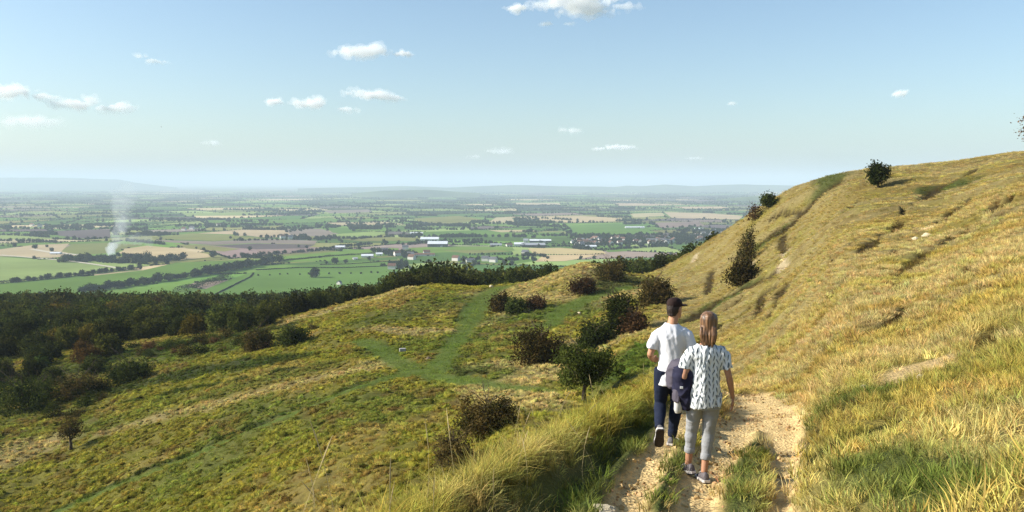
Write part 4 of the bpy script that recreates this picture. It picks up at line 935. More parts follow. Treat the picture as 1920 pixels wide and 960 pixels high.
scatter_object('grass', 'rough tussocky grass, straw coloured on the slope and olive on the terrace', 'grass', *A, PROTOS)
# tall pale stalks with seed heads on the lip of the ledge
def stalk(seed):
    r = random.Random(seed); m = MB(); h = r.uniform(.5, .85); l = r.uniform(-.3, .3); q = r.uniform(-.2, .2)
    P = [(l*t*t, q*t*t, h*t) for t in (0, .35, .7, .88, 1)]; m.tube(P, [.0020, .0018, .0014, .0048, .001], 4); me = m.mesh('stalk')
    a = me.attributes.new('col', 'FLOAT_COLOR', 'POINT'); a.data.foreach_set('color', np.tile((1, 1, 1, 1), len(me.vertices)).astype(np.float32)); me.materials.append(M_GRASS); return me
x, y = ring(4.5, 14, 30, -.35, .2); d = seg_dist(x, y, CREST); k = (d < .8) & (gr.random(len(x)) < .17*(.3+1.2*(x/y < .02))); x, y = x[k], y[k]; n = len(x)
scatter_object('grass_stalks', 'long pale seed stalks standing above the grass of the ledge', 'grass stalks', np.stack([x, y, height(x, y)], 1), gr.uniform(.7, 1.1, (n, 1))*np.ones(3), np.stack([gr.normal(0, .22, n), gr.normal(-.1, .25, n), gr.random(n)*6.28], 1),
               gr.integers(0, 6, n), np.array((.52, .42, .22))*gr.uniform(.7, 1.15, (n, 1)), [stalk(i) for i in range(6)])
# stones and crumbs of earth on the path
def rock(seed, sub=2, flat=.6, rough=.35):
    bm = bmesh.new(); bmesh.ops.create_icosphere(bm, subdivisions=sub, radius=1)
    for v in bm.verts:
        p = v.co; k = 1+rough*(2*float(fbm(np.array(p.x*1.3+seed*3.1), np.array(p.y*1.3+p.z*1.1+seed), seed, 3))-1)*1.6; v.co = p*k; v.co.z *= flat
        v.co.x = round(v.co.x*3.5)/3.5*.35+v.co.x*.65; v.co.z = round(v.co.z*3)/3*.35+v.co.z*.65
    me = bpy.data.meshes.new('rock'); bm.to_mesh(me); bm.free(); return me
def stone_tint(nt, out):
    ti = N(nt, 'ShaderNodeAttribute', attribute_name='tint', attribute_type='INSTANCER'); d = N(nt, 'ShaderNodeBsdfDiffuse'); nt.links.new(ti.outputs['Color'], d.inputs[0]); nt.links.new(d.outputs[0], out.inputs['Surface'])
RK = [rock(i, 1) for i in range(5)]
for m in RK: m.materials.append(mat('path_stone', stone_tint))
x, y = ring(5.5, 19, 420, -.05, .36); c, m = surface(x, y); k = gr.random(len(x)) < m['bare']*(.10+.9*sstep(.5, .7, fbm(x*1.8, y*1.8, 81, 3))); x, y = x[k], y[k]; n = len(x)
s = .006+.028*gr.random(n)**4
scatter_object('path_stones', 'small pale stones and crumbs of earth lying on the dirt path', 'stones', np.stack([x, y, height(x, y)+s*.15], 1), s[:, None]*gr.uniform(.7, 1.3, (n, 3)), gr.uniform(-.4, 6.28, (n, 3)), gr.integers(0, 5, n),
               np.array((.50, .345, .16))*gr.uniform(.45, 1.15, (n, 1))*gr.uniform(.92, 1.08, (n, 3)), RK)
M_ROCK = plain_mat('limestone', (.50, .42, .28), .9, .1, .3, 7, .6); M_GREYROCK = plain_mat('grey_stone', (.36, .35, .33), .9, .1, .3, 3, .6); M_BROWNROCK = plain_mat('brown_stone', (.20, .15, .10), .9, .1, .3, 3, .6)
def boulder(px, py, w, h, m, label, seed, dmin=4, name='stone', cat='stone'):
    x, y, z = ground_at(px, py, dmin); k = y/FPX/2; me = rock(seed, 3, 1, .28); o = obj(name, me, m, None, (x, y, z+h*k*.25)); o.scale = (w*k, w*k*.8, h*k); o.rotation_euler.z = seed
    return tag(o, label, cat)
boulder(1128, 962, 62, 24, M_ROCK, 'flat pale stone set in the path at the bottom edge', 3)
boulder(921, 539, 9, 7, M_ROCK, 'small white stone where the green path tops the terrace', 5, 60)
boulder(803, 675, 12, 11, M_BROWNROCK, 'brown boulder on the mown grass by the path junction', 7, 40)
for i, (px, py, w, h, t) in enumerate([(1716, 449, 14, 7, 'pale rock in the brown slip high on the slope'), (1738, 443, 16, 9, 'pale rock at the right end of the brown slip on the slope'), (1404, 503, 11, 9, 'upper pale rock at the foot of the gully scrub'), (1396, 511, 10, 8, 'lower pale rock at the foot of the gully scrub'), (1086, 588, 7, 5, 'pale little rock on the green band below the thorn trees'), (1620, 727, 16, 8, 'small pale stone above the dark green grass clump by the path'), (1725, 712, 18, 14, 'pale stone below the bare sandy scrape')]):
    boulder(px, py, w, h, M_ROCK, t, 11+i, 4 if py > 600 else 40)
# squared block on the mown grass
x, y, z = ground_at(755, 661, 40); k = y/FPX
b = MB().box((0, 0, 4.2*k), (12*k, 7*k, 8.4*k)).build('stone_block', M_GREYROCK, None); bv = b.modifiers.new('edge', 'BEVEL'); bv.width = .04; bv.segments = 2
b.location = (x, y, z-.03); b.rotation_euler.z = .25; tag(b, 'squared grey stone block on the grass left of the brown boulder', 'stone')
# ------------------------------------------------------------------ people
def fuse(name, m, voxel, smooth=5, fold=None, mtl=None, parent=None):
    """grown into one continuous skin"""
    me = m.mesh('tmp'); o = bpy.data.objects.new('tmp', me); COL.objects.link(o)
    bm = bmesh.new(); bm.from_mesh(me); bmesh.ops.recalc_face_normals(bm, faces=bm.faces); bm.to_mesh(me); bm.free()
    r = o.modifiers.new('r', 'REMESH'); r.mode = 'VOXEL'; r.voxel_size = voxel
    if smooth: s = o.modifiers.new('s', 'SMOOTH'); s.iterations = smooth; s.factor = .5
    dg = bpy.context.evaluated_depsgraph_get(); res = bpy.data.meshes.new_from_object(o.evaluated_get(dg)); bpy.data.objects.remove(o)
    res.name = name
    if fold:
        n = len(res.vertices); co = np.zeros(n*3, np.float32); no = np.zeros(n*3, np.float32); res.vertices.foreach_get('co', co); res.vertices.foreach_get('normal', no)
        co = co.reshape(-1, 3); no = no.reshape(-1, 3); co += no*fold(co)[:, None]; res.vertices.foreach_set('co', co.ravel())
    res.polygons.foreach_set('use_smooth', [True]*len(res.polygons)); res.update()
    return obj(name, res, mtl, parent)
def ell(c, rx, ry, n=20, tilt=0.0, rot=0.0):
    o = []
    for k in range(n):
        a = 2*math.pi*k/n; x = rx*math.cos(a); y = ry*math.sin(a); x, y = x*math.cos(rot)-y*math.sin(rot), x*math.sin(rot)+y*math.cos(rot)
        o.append((c[0]+x, c[1]+y, c[2]+tilt*x))
    return o
def head(m, c, s, yaw, nod=0.0):
    """skull with jaw, nose, ears; faces +y before turning"""
    M = Matrix.Translation(c) @ Matrix.Rotation(yaw, 4, 'Z') @ Matrix.Rotation(nod, 4, 'X') @ Matrix.Scale(s, 4)
    T = lambda pts: [tuple(M @ Vector(p)) for p in pts]
    prof = [(-.118, .030, .025, .055), (-.105, .048, .045, .045), (-.07, .060, .070, .025), (-.03, .067, .088, .010), (.02, .074, .096, .0), (.06, .076, .098, -.004), (.09, .068, .088, -.008), (.112, .050, .066, -.010), (.124, .022, .03, -.010)]
    m.loft([T(ell((0, o, z), rx, ry)) for z, rx, ry, o in prof])
    m.loft([T(ell((0, .085+.012*0, z), a, b, 8)) for z, a, b in ((-.035, .014, .022), (-.02, .017, .030), (.0, .011, .022), (.025, .008, .014))])
    for sx in (-1, 1): m.loft([T([(sx*(.070+q), -.005+.018*math.cos(t), .0+.03*math.sin(t)) for t in np.linspace(0, 6.28, 9)[:-1]]) for q in (0, .014)])
    return M
def hand(m, wrist, d, palm_n, side, s=1.0, curl=.35):
    d = Vector(d).normalized(); pn = Vector(palm_n).normalized(); sd_ = d.cross(pn).normalized()*side; w = Vector(wrist)
    P = w+d*.085*s
    m.tube([w-d*.01, w+d*.03*s, w+d*.065*s, P], [(.024*s, .018*s), (.034*s, .015*s), (.038*s, .014*s), (.034*s, .011*s)], 10) if abs(sd_.x) > 9 else None
    def slab(c, hw, ht): return [tuple(c+sd_*hw*math.cos(t)+pn*ht*math.sin(t)) for t in np.linspace(0, 6.283, 13)[:-1]]
    m.loft([slab(w-d*.012, .022*s, .019*s), slab(w+d*.02*s, .030*s, .016*s), slab(w+d*.055*s, .039*s, .014*s), slab(P, .036*s, .011*s)])
    for k, (off, ln) in enumerate(((-.029, .062), (-.010, .074), (.010, .080), (.029, .072))):
        p = w+d*.075*s+sd_*off*s; q = [p]; a = d.copy()
        for j in range(3): a = (a+pn*curl*(.7+.25*(3-k)*.3)).normalized(); p = p+a*ln*s*(.42, .33, .25)[j]; q.append(p)
        m.tube(q, [.0092*s, .0088*s, .0080*s, .0062*s], 7)
    p = w+d*.022*s+sd_*.026*s; t1 = p+(sd_*.75+d*.8+pn*.25)*.036*s; t2 = t1+(d*.95+sd_*.25+pn*.3)*.032*s; m.tube([p, t1, t2], [.0125*s, .0105*s, .0075*s], 7)
def arm(m, sh, el, wr, r=1.0):
    sh, el, wr = Vector(sh), Vector(el), Vector(wr)
    m.tube([sh, sh.lerp(el, .25), sh.lerp(el, .6), el, el.lerp(wr, .25), el.lerp(wr, .65), wr], [.052*r, .050*r, .043*r, .037*r, .040*r, .031*r, .024*r], 12)
def leg(m, hp, kn, an, r=1.0, ex=0.0):
    hp, kn, an = Vector(hp), Vector(kn), Vector(an)
    m.tube([hp+Vector((0, 0, .03)), hp.lerp(kn, .2), hp.lerp(kn, .6), kn, kn.lerp(an, .28), kn.lerp(an, .7), an], [(.088+ex)*r, (.086+ex)*r, (.068+ex)*r, (.052+ex)*r, (.054+ex)*r, (.040+ex)*r, (.034+ex)*r], 14)
def shoe(parent, ankle, yaw, pitch, mats, L=.27, Wd=.047):
    """low trainer: shaped upper, pale midsole, dark outsole; heel under the ankle"""
    e = Matrix.Translation(ankle) @ Matrix.Rotation(yaw, 4, 'Z') @ Matrix.Rotation(pitch, 4, 'X')
    H = -.085
    def sl(y, w, z0, z1, n=12): return [tuple(e @ Vector((w*math.cos(t)*(1.0 if math.sin(t) < 0 else .82), y, (z0+z1)/2+(z1-z0)/2*math.sin(t)))) for t in np.linspace(0, 6.283, n+1)[:-1]]
    ys = [-.085, -.07, -.04, .0, .05, .10, .15, .175, .188]; ws = [.55, .82, .92, .90, .95, 1.10, 1.02, .75, .35]; tp = [.055, .092, .100, .098, .078, .060, .046, .036, .022]
    up = MB().loft([sl(y*L/.27, Wd*w, H+.018, H+t) for y, w, t in zip(ys, ws, tp)])
    u = fuse('shoe', up, .006, 4, None, mats[0], parent)
    def plate(z0, z1, k): 
        o = [(Wd*w*k*sx, y*L/.27*k) for sx, seq in ((1, list(zip(ys, ws))), (-1, list(zip(ys, ws))[::-1])) for y, w in seq]
        return MB().loft([[tuple(e @ Vector((a, b, z))) for a, b in o] for z in (z0, z1)])
    plate(H+.008, H+.030, 1.06).build('midsole', mats[1], u); plate(H-.004, H+.0075, 1.03).build('outsole', mats[2], u)
    sl_ = MB()
    for y in (.02, .045, .07): sl_.box((0, 0, 0), (.05, .008, .006))
    v = [e @ Vector((p[0], p[1]+(.035, .06, .085)[i//8], p[2]+H+(.090, .078, .068)[i//8])) for i, p in enumerate(sl_.v)]; sl_.v = [tuple(q) for q in v]
    sl_.build('laces', mats[1], u)
    return u
M_SKIN = plain_mat('skin', (.46, .235, .135), .55, .35, .08, 14); M_SKIN2 = plain_mat('tanned_skin', (.40, .20, .115), .55, .35, .08, 14)
M_TEE = plain_mat('white_cotton', (.70, .70, .73), .9, .1, .03, 9, .1); M_JEAN = plain_mat('dark_denim', (.012, .017, .036), .85, .15, .35, 26, .25)
M_GREY = plain_mat('grey_denim', (.27, .275, .28), .85, .15, .14, 30, .25); M_HAIRM = plain_mat('dark_brown_hair', (.020, .011, .008), .55, .4, .5, 60, .5)
M_CAP = plain_mat('dark_brown_cap', (.028, .016, .014), .85, .15, .25, 30, .2)
M_SH = [plain_mat('grey_shoe', (.13, .125, .13), .7, .3, .35, 40, .3), plain_mat('white_rubber', (.62, .58, .54), .6, .3, .1, 20), plain_mat('dark_rubber', (.035, .028, .028), .7, .3, .3, 60, .6)]
M_SH2 = [plain_mat('mauve_grey_shoe', (.115, .10, .105), .7, .3, .45, 45, .3), plain_mat('off_white_rubber', (.66, .62, .58), .6, .3, .1, 20), M_SH[2]]
def hair_streaks(nt, out):
    tc = N(nt, 'ShaderNodeTexCoord'); mp = N(nt, 'ShaderNodeMapping'); mp.inputs['Scale'].default_value = (55, 55, 4); nt.links.new(tc.outputs['Object'], mp.inputs[0])
    n = N(nt, 'ShaderNodeTexNoise', Scale=1.0, Detail=4.0); nt.links.new(mp.outputs[0], n.inputs[0]); cr = N(nt, 'ShaderNodeValToRGB'); nt.links.new(n.outputs['Fac'], cr.inputs[0])
    e = cr.color_ramp.elements; e[0].position = .35; e[0].color = (.050, .024, .011, 1); e[1].position = .68; e[1].color = (.27, .140, .065, 1)
    b = principled(nt, out, cr.outputs[0], .45, .5); bp = N(nt, 'ShaderNodeBump', Strength=.6, Distance=.01); nt.links.new(n.outputs['Fac'], bp.inputs['Height']); nt.links.new(bp.outputs[0], b.inputs['Normal'])
def feather(nt, out):
    L = nt.links.new
    tc = N(nt, 'ShaderNodeTexCoord'); sp = N(nt, 'ShaderNodeSeparateXYZ'); L(tc.outputs['Object'], sp.inputs[0])
    def M_(op, a, b=None):
        n = N(nt, 'ShaderNodeMath', operation=op)
        for i, v in enumerate((a, b)):
            if v is None: continue
            if isinstance(v, (int, float)): n.inputs[i].default_value = v
            else: L(v, n.inputs[i])
        return n.outputs[0]
    nz = N(nt, 'ShaderNodeTexNoise', Scale=9.0, Detail=2.0); L(tc.outputs['Object'], nz.inputs['Vector']); wb = M_('MULTIPLY', M_('SUBTRACT', nz.outputs['Fac'], .5), .045)
    u = M_('DIVIDE', M_('ADD', M_('ADD', sp.outputs[0], wb), 5.0), .037); v = M_('DIVIDE', M_('ADD', sp.outputs[2], 5.0), .068)
    ce = M_('FLOOR', u); od = M_('MODULO', ce, 2.0); sg = M_('SUBTRACT', M_('MULTIPLY', od, 2.0), 1.0)
    v2 = M_('ADD', v, M_('MULTIPLY', od, .5)); fu = M_('SUBTRACT', M_('FRACT', u), .5); fv = M_('SUBTRACT', M_('FRACT', v2), .5)
    p = M_('ADD', fu, M_('MULTIPLY', M_('MULTIPLY', sg, .50), fv)); q = fv
    wdt = M_('ADD', .155, M_('MULTIPLY', q, .10)); r = M_('ADD', M_('POWER', M_('ABSOLUTE', M_('DIVIDE', p, wdt)), 2.0), M_('POWER', M_('ABSOLUTE', M_('DIVIDE', q, .40)), 2.0))
    k = M_('LESS_THAN', r, 1.0); quill = M_('LESS_THAN', M_('ABSOLUTE', p), .018); k = M_('SUBTRACT', k, M_('MULTIPLY', quill, .5))
    mx = N(nt, 'ShaderNodeMix', data_type='RGBA'); L(k, mx.inputs[0]); mx.inputs[6].default_value = (.64, .66, .66, 1); mx.inputs[7].default_value = (.042, .064, .078, 1)
    principled(nt, out, mx.outputs[2], .9, .1)

def crease(x, z, sx, sz, seed): return (1-np.abs(2*fbm(x*sx, z*sz, seed, 3)-1))**4
# ---- the man
mx_, my_, mz_ = ground_at(1256, 838); man = tag(empty('person', (mx_, my_, mz_)), 'person in a plain white t-shirt, dark jeans and dark cap walking away on the left', 'person')
K = 1.035
man.scale = (K, K, K); man.rotation_euler.z = -.10
b = MB()
hM = head(b, (.03, .02, 1.635), 1.0, R(-42), 0)
b.tube([(0, 0, 1.40), (.01, .0, 1.49), (.025, .012, 1.58)], [.075, .058, .056], 14)
b.loft([ell((0, 0, z), rx, ry) for z, rx, ry in ((.86, .14, .09), (.95, .14, .09), (1.08, .125, .082), (1.22, .14, .088), (1.34, .155, .086), (1.41, .115, .066), (1.46, .062, .055))])
arm(b, (-.168, 0, 1.345), (-.245, -.015, 1.10), (-.205, .20, .99)); arm(b, (.168, 0, 1.345), (.235, -.01, 1.10), (.16, .20, .99))
hand(b, (-.205, .20, .99), (.35, .9, -.1), (.85, -.3, -.3), -1, 1.0, .5); hand(b, (.16, .20, .99), (-.35, .9, -.1), (-.85, -.3, -.3), 1, 1.0, .5)
HL, KL, AL = (-.09, 0, .90), (-.115, .07, .50), (-.145, -.245, .285); HR, KR, AR = (.085, 0, .90), (.075, .075, .49), (.03, .10, .085)
leg(b, HL, KL, AL); leg(b, HR, KR, AR)
fuse('body', b, .008, 3, None, M_SKIN, man)
sh = MB(); sh.loft([ell((0, 0, z), rx, ry, 28, t) for z, rx, ry, t in ((.745, .170, .126, .0), (.85, .172, .125, 0), (.98, .152, .110, 0), (1.12, .153, .110, 0), (1.25, .165, .120, 0), (1.34, .196, .118, 0), (1.405, .172, .098, 0), (1.445, .11, .078, 0), (1.468, .078, .066, 0))])
for sx in (-1, 1): sh.tube([(sx*.125, 0, 1.365), (sx*.172, -.002, 1.325), (sx*.212, -.008, 1.25), (sx*.236, -.012, 1.165)], [.060, .068, .066, .068], 14)
def tfold(co):
    x, z = co[:, 0], co[:, 2]
    return .014*(2*fbm(x*12+2*z, z*2.6+co[:, 1]*3, 91, 3)-1)+.007*crease(x+z*.35, z, 11, 2.6, 191)+.006*crease(x-z*.6, z, 8, 3.4, 192)-.006+.005*np.sin((x*1.2+z*.35)*42+3*fbm(x*4, z*4, 92, 2)*4)*sstep(.74, 1.0, 1.5-z)*.6
fuse('t_shirt', sh, .010, 4, tfold, M_TEE, man)
tr = MB(); tr.loft([ell((0, .0, z), rx, ry, 24) for z, rx, ry in ((.78, .156, .114), (.84, .158, .116), (.90, .140, .098), (.95, .12, .085))])
for H_, K_, A_ in ((HL, KL, AL), (HR, KR, AR)):
    A2 = Vector(K_).lerp(Vector(A_), .98); leg(tr, H_, K_, A2, 1.0, .020)
def jfold(co): return .007*(2*fbm(co[:, 0]*9+co[:, 1]*5, co[:, 2]*22, 93, 3)-1)*(1-sstep(.5, .85, co[:, 2])*.6)
fuse('jeans', tr, .009, 4, jfold, M_JEAN, man)
shoe(man, Vector(AL)+Vector((0, -.005, -.005)), .02, R(-58), M_SH, .285, .050); shoe(man, Vector(AR)+Vector((0, 0, 0)), R(-18), R(-4), M_SH, .285, .050)
ha = MB(); ha.loft([[tuple(hM @ Vector(p)) for p in ell((0, o, z), rx, ry)] for z, rx, ry, o in ((-.075, .050, .045, -.055), (-.04, .066, .062, -.040), (.0, .077, .084, -.026), (.04, .081, .097, -.012), (.07, .080, .098, -.008))])
fuse('hair', ha, .007, 2, lambda c: .003*(2*fbm(c[:, 0]*60, c[:, 2]*40, 94, 2)-1), M_HAIRM, man)
cp = MB(); cp.loft([[tuple(hM @ Vector(p)) for p in ell((0, o, z), rx, ry)] for z, rx, ry, o in ((.03, .084, .104, -.004), (.065, .084, .104, -.006), (.095, .076, .094, -.008), (.118, .056, .07, -.01), (.132, .026, .034, -.01))])
cp.loft([[tuple(hM @ Vector(p)) for p in ell((0, .13+.0, z), .072, .078)] for z in (.026, .036)])
fuse('cap', cp, .006, 3, None, M_CAP, man)
ey = MB()
for sx in (-1, 1): ey.loft([[tuple(hM @ Vector((sx*.031+.011*math.cos(t)*k, .088+q, .018+.006*math.sin(t)*k))) for t in np.linspace(0, 6.28, 9)[:-1]] for k, q in ((1, 0), (.6, .006))])
ey.build('eyes', plain_mat('eye', (.08, .06, .05), .3), man)

# ---- the woman
wx_, wy_, wz_ = ground_at(1319, 901); wom = tag(empty('person', (wx_, wy_, wz_)), 'person in a feather print blouse and rolled grey trousers walking on the right', 'person')
K = 1.045; wom.scale = (K, K, K); wom.rotation_euler.z = -.02
b = MB()
hW = head(b, (.022, .02, 1.535), .93, R(-14), 0)
b.tube([(0, 0, 1.30), (.008, .0, 1.39), (.018, .012, 1.47)], [.062, .047, .046], 14)
b.loft([ell((0, 0, z), rx, ry) for z, rx, ry in ((.80, .145, .09), (.90, .13, .085), (1.02, .105, .072), (1.14, .11, .074), (1.24, .128, .072), (1.305, .10, .056), (1.35, .055, .046))])
WSL, WEL, WWL = (-.145, 0, 1.265), (-.222, -.055, 1.030), (-.215, .175, 1.035); WSR, WER, WWR = (.150, 0, 1.265), (.215, -.035, 1.035), (.272, .035, .815)
arm(b, WSL, WEL, WWL, .86); arm(b, WSR, WER, WWR, .84)
hand(b, WWL, (.15, .95, -.05), (.1, 0, -1), 1, .92, .5); hand(b, WWR, (.10, .18, -.95), (-.85, .25, -.1), -1, .95, .32)
WHL, WKL, WAL = (-.08, 0, .84), (-.105, .10, .47), (-.125, .13, .115); WHR, WKR, WAR = (.075, 0, .84), (.050, .055, .46), (.0, -.02, .085)
leg(b, WHL, WKL, WAL, .9); leg(b, WHR, WKR, WAR, .9)
fuse('body', b, .007, 3, None, M_SKIN2, wom)
sh = MB(); sh.loft([ell((0, o, z), rx, ry, 28, t) for z, rx, ry, t, o in ((.740, .160, .136, .06, -.012), (.80, .166, .136, .04, -.01), (.90, .158, .124, .0, -.006), (1.02, .146, .116, 0, 0), (1.14, .150, .108, 0, 0), (1.23, .164, .108, 0, 0), (1.295, .160, .092, 0, 0), (1.335, .115, .072, 0, 0), (1.352, .085, .060, 0, 0))])
for sx in (-1, 1): sh.tube([(sx*.120, 0, 1.275), (sx*.160, -.004, 1.24), (sx*.188, -.018, 1.17), (sx*.202, -.026, 1.105)], [.064, .066, .060, .060], 14)
def wfold(co):
    x, z = co[:, 0], co[:, 2]; return .014*(2*fbm(x*12+1.5*z, z*2.2, 95, 3)-1)+.018*crease(x-z*.25, z, 16, 2.6, 193)-.014+.006*np.sin(x*70+5*fbm(x*3, z*4, 96, 2)*3)*(1-sstep(1.0, 1.3, z))
fuse('blouse', sh, .010, 4, wfold, mat('feather_print', feather), wom)
tr = MB(); tr.loft([ell((0, -.006, z), rx, ry, 24) for z, rx, ry in ((.72, .150, .112), (.79, .156, .116), (.86, .140, .098), (.93, .115, .080))])
cut_ = {}
for H_, K_, A_, q in ((WHL, WKL, WAL, .62), (WHR, WKR, WAR, .66)):
    A2 = Vector(K_).lerp(Vector(A_), q); leg(tr, H_, K_, A2, .87, .016)
tfw = fuse('trousers', tr, .008, 4, lambda co: .006*(2*fbm(co[:, 0]*9+co[:, 1]*6, co[:, 2]*26, 97, 3)-1), M_GREY, wom)
for K_, A_, q in ((WKL, WAL, .62), (WKR, WAR, .66)):
    a = Vector(K_).lerp(Vector(A_), q+.02); c = Vector(K_).lerp(Vector(A_), q-.14)
    MB().tube([a, a.lerp(c, .1), a.lerp(c, .9), c], [.046, .0515, .0525, .048], 16).build('rolled_cuff', M_GREY, tfw, True)
shoe(wom, Vector(WAL), R(24), R(-10), M_SH2, .25, .044); shoe(wom, Vector(WAR), R(6), R(-6), M_SH2, .25, .044)
ha = MB(); T = lambda pts: [tuple(hW @ Vector(p)) for p in pts]
ha.loft([T(ell((0, o, z), rx, ry, 22)) for z, rx, ry, o in ((-.205, .062, .026, -.078), (-.17, .078, .036, -.078), (-.12, .083, .048, -.068), (-.06, .085, .066, -.045), (.0, .087, .090, -.022), (.06, .088, .106, -.008), (.095, .078, .097, -.008), (.118, .056, .072, -.010), (.132, .026, .034, -.010))])
for i, (px_, ln) in enumerate(((-.07, .21), (-.045, .225), (-.015, .235), (.018, .225), (.05, .23), (.074, .20))):
    ha.tube(T([(px_*.9, -.085, -.02), (px_, -.100, -.10), (px_*.95+.004*(-1)**i, -.098, -.16), (px_*.85, -.085, -ln)]), [.018, .020, .016, .006], 8)
fuse('hair', ha, .006, 2, lambda c: .008*(2*fbm(c[:, 0]*52+c[:, 2]*5, c[:, 2]*8, 98, 4)-1), mat('light_brown_hair', hair_streaks), wom)
ey = MB()
for sx in (-1, 1): ey.loft([T([(sx*.031+.011*math.cos(t)*k, .088+q, .018+.006*math.sin(t)*k) for t in np.linspace(0, 6.28, 9)[:-1]]) for k, q in ((1, 0), (.6, .006))])
ey.build('eyes', MATS['eye'], wom)

# ---- the jacket over her left forearm
M_NAVY = plain_mat('navy_cloth', (.018, .018, .040), .85, .2, .4, 14, .3); M_LIN = plain_mat('mauve_lining', (.080, .070, .090), .8, .2, .2, 14, .2); M_PALE = plain_mat('pale_grey_cloth', (.50, .49, .46), .85, .15, .25, 40, .2)
jk = tag(empty('jacket', (wx_, wy_, wz_)), 'navy jacket with mauve lining draped over the left forearm of the blouse wearer', 'jacket'); jk.scale = wom.scale; jk.rotation_euler = wom.rotation_euler
def jf(co): return .020*crease(co[:, 0]+co[:, 1], co[:, 2], 11, 6, 194)+.018*(2*fbm(co[:, 0]*9+co[:, 1]*7, co[:, 2]*5, 99, 3)-1)+.006*np.sin(co[:, 1]*45+co[:, 0]*30+2*co[:, 2])
m = MB(); m.loft([ell((x, y, z), rx, ry, 18) for x, y, z, rx, ry in ((-.180, .03, .71, .040, .05), (-.190, .03, .80, .080, .10), (-.212, .03, .92, .098, .12), (-.225, .04, 1.03, .105, .125), (-.225, .05, 1.09, .088, .12), (-.225, .06, 1.13, .045, .08))])
fuse('jacket_body', m, .010, 3, jf, M_NAVY, jk)
m = MB(); m.loft([ell((x, y, z), rx, ry, 16, 0, .2) for x, y, z, rx, ry in ((-.318, .10, .90, .020, .05), (-.324, .10, .95, .034, .08), (-.318, .09, 1.02, .040, .09), (-.290, .09, 1.09, .044, .09), (-.245, .09, 1.140, .05, .09), (-.215, .09, 1.155, .02, .05))])
fuse('lining', m, .010, 3, jf, M_LIN, jk)
m = MB(); m.tube([(-.262, .0, .90), (-.268, -.01, .83), (-.270, -.01, .79)], [.045, .040, .036], 12); fuse('cuff', m, .009, 3, jf, M_LIN, jk)
m = MB(); m.tube([(-.255, .02, .84), (-.256, .01, .76), (-.258, .01, .69), (-.258, .01, .66)], [.030, .040, .040, .026], 12); fuse('sleeve_end', m, .008, 3, lambda c: .5*jf(c), M_PALE, jk)
MB().box((-.250, -.112, .945), (.026, .010, .020)).build('tag', plain_mat('white_tag', (.8, .8, .78), .7), jk)
# ------------------------------------------------------------------ farms, sheds and the village on the plain
M_ROOFW = plain_mat('pale_sheet_roof', (.62, .64, .66), .7, .3, .08, .2); M_ROOFG = plain_mat('grey_sheet_roof', (.30, .31, .33), .8, .2, .1, .2); M_WALLP = plain_mat('pale_wall', (.60, .57, .52), .9, .1, .08, .3); M_WALLD = plain_mat('dark_cladding', (.10, .09, .09), .9, .1, .15, .3)
M_TILE = plain_mat('brown_tile_roof', (.15, .085, .06), .9, .1, .2, .4); M_SLATE = plain_mat('slate_roof', (.12, .12, .13), .9, .1, .2, .4); M_WIN = plain_mat('window_dark', (.03, .035, .04), .3, .5, .1)
def gable(L, Wd, H, Rh, eave=.5):
    """walls with gable ends, and a pitched roof standing proud of them"""
    w = MB(); x, y = L/2, Wd/2
    w.add([(-x,-y,0),(x,-y,0),(x,y,0),(-x,y,0),(-x,-y,H),(x,-y,H),(x,y,H),(-x,y,H),(-x,0,H+Rh),(x,0,H+Rh)], [(0,1,5,4),(2,3,7,6),(1,2,6,9,5),(3,0,4,8,7),(4,5,9,8),(6,7,8,9)])
    r = MB(); X = x+eave; Y = y+eave; k = Rh/y*eave; t = .25
    r.add([(-X,-Y,H-k+.05),(X,-Y,H-k+.05),(X,0,H+Rh+.05),(-X,0,H+Rh+.05),(X,Y,H-k+.05),(-X,Y,H-k+.05)]+[(-X,-Y,H-k+.05+t),(X,-Y,H-k+.05+t),(X,0,H+Rh+.05+t),(-X,0,H+Rh+.05+t),(X,Y,H-k+.05+t),(-X,Y,H-k+.05+t)],
          [(6,7,8,9),(9,8,10,11),(1,0,3,2),(2,3,5,4),(0,1,7,6),(4,5,11,10),(1,2,8,7),(2,4,10,8),(3,0,6,9),(5,3,9,11)])
    return w, r
def barn(px, py, wpx, hpx, label, wall, roof, rz=0, depth=22, windows=0, name='barn', cat='barn'):
    x, y, z = plain_at(px, py); k = y/FPX; L = wpx*k; H = hpx*k*.62; e = tag(empty(name, (x, y, PZ+.2), rz), label, cat)
    w, r = gable(L, depth, H, hpx*k*.45); w.build('wall', wall, e); r.build('roof', roof, e)
    MB().box((L*.2, -depth/2-.08, H*.36), (L*.12, .15, H*.72)).build('door', M_WALLD if wall is not M_WALLD else M_ROOFG, e)
    for i in range(windows): MB().box((-L*.42+i*L*.84/max(1, windows-1), -depth/2-.1, H*.62), (L*.055, .15, H*.3)).build('window', M_WIN, e)
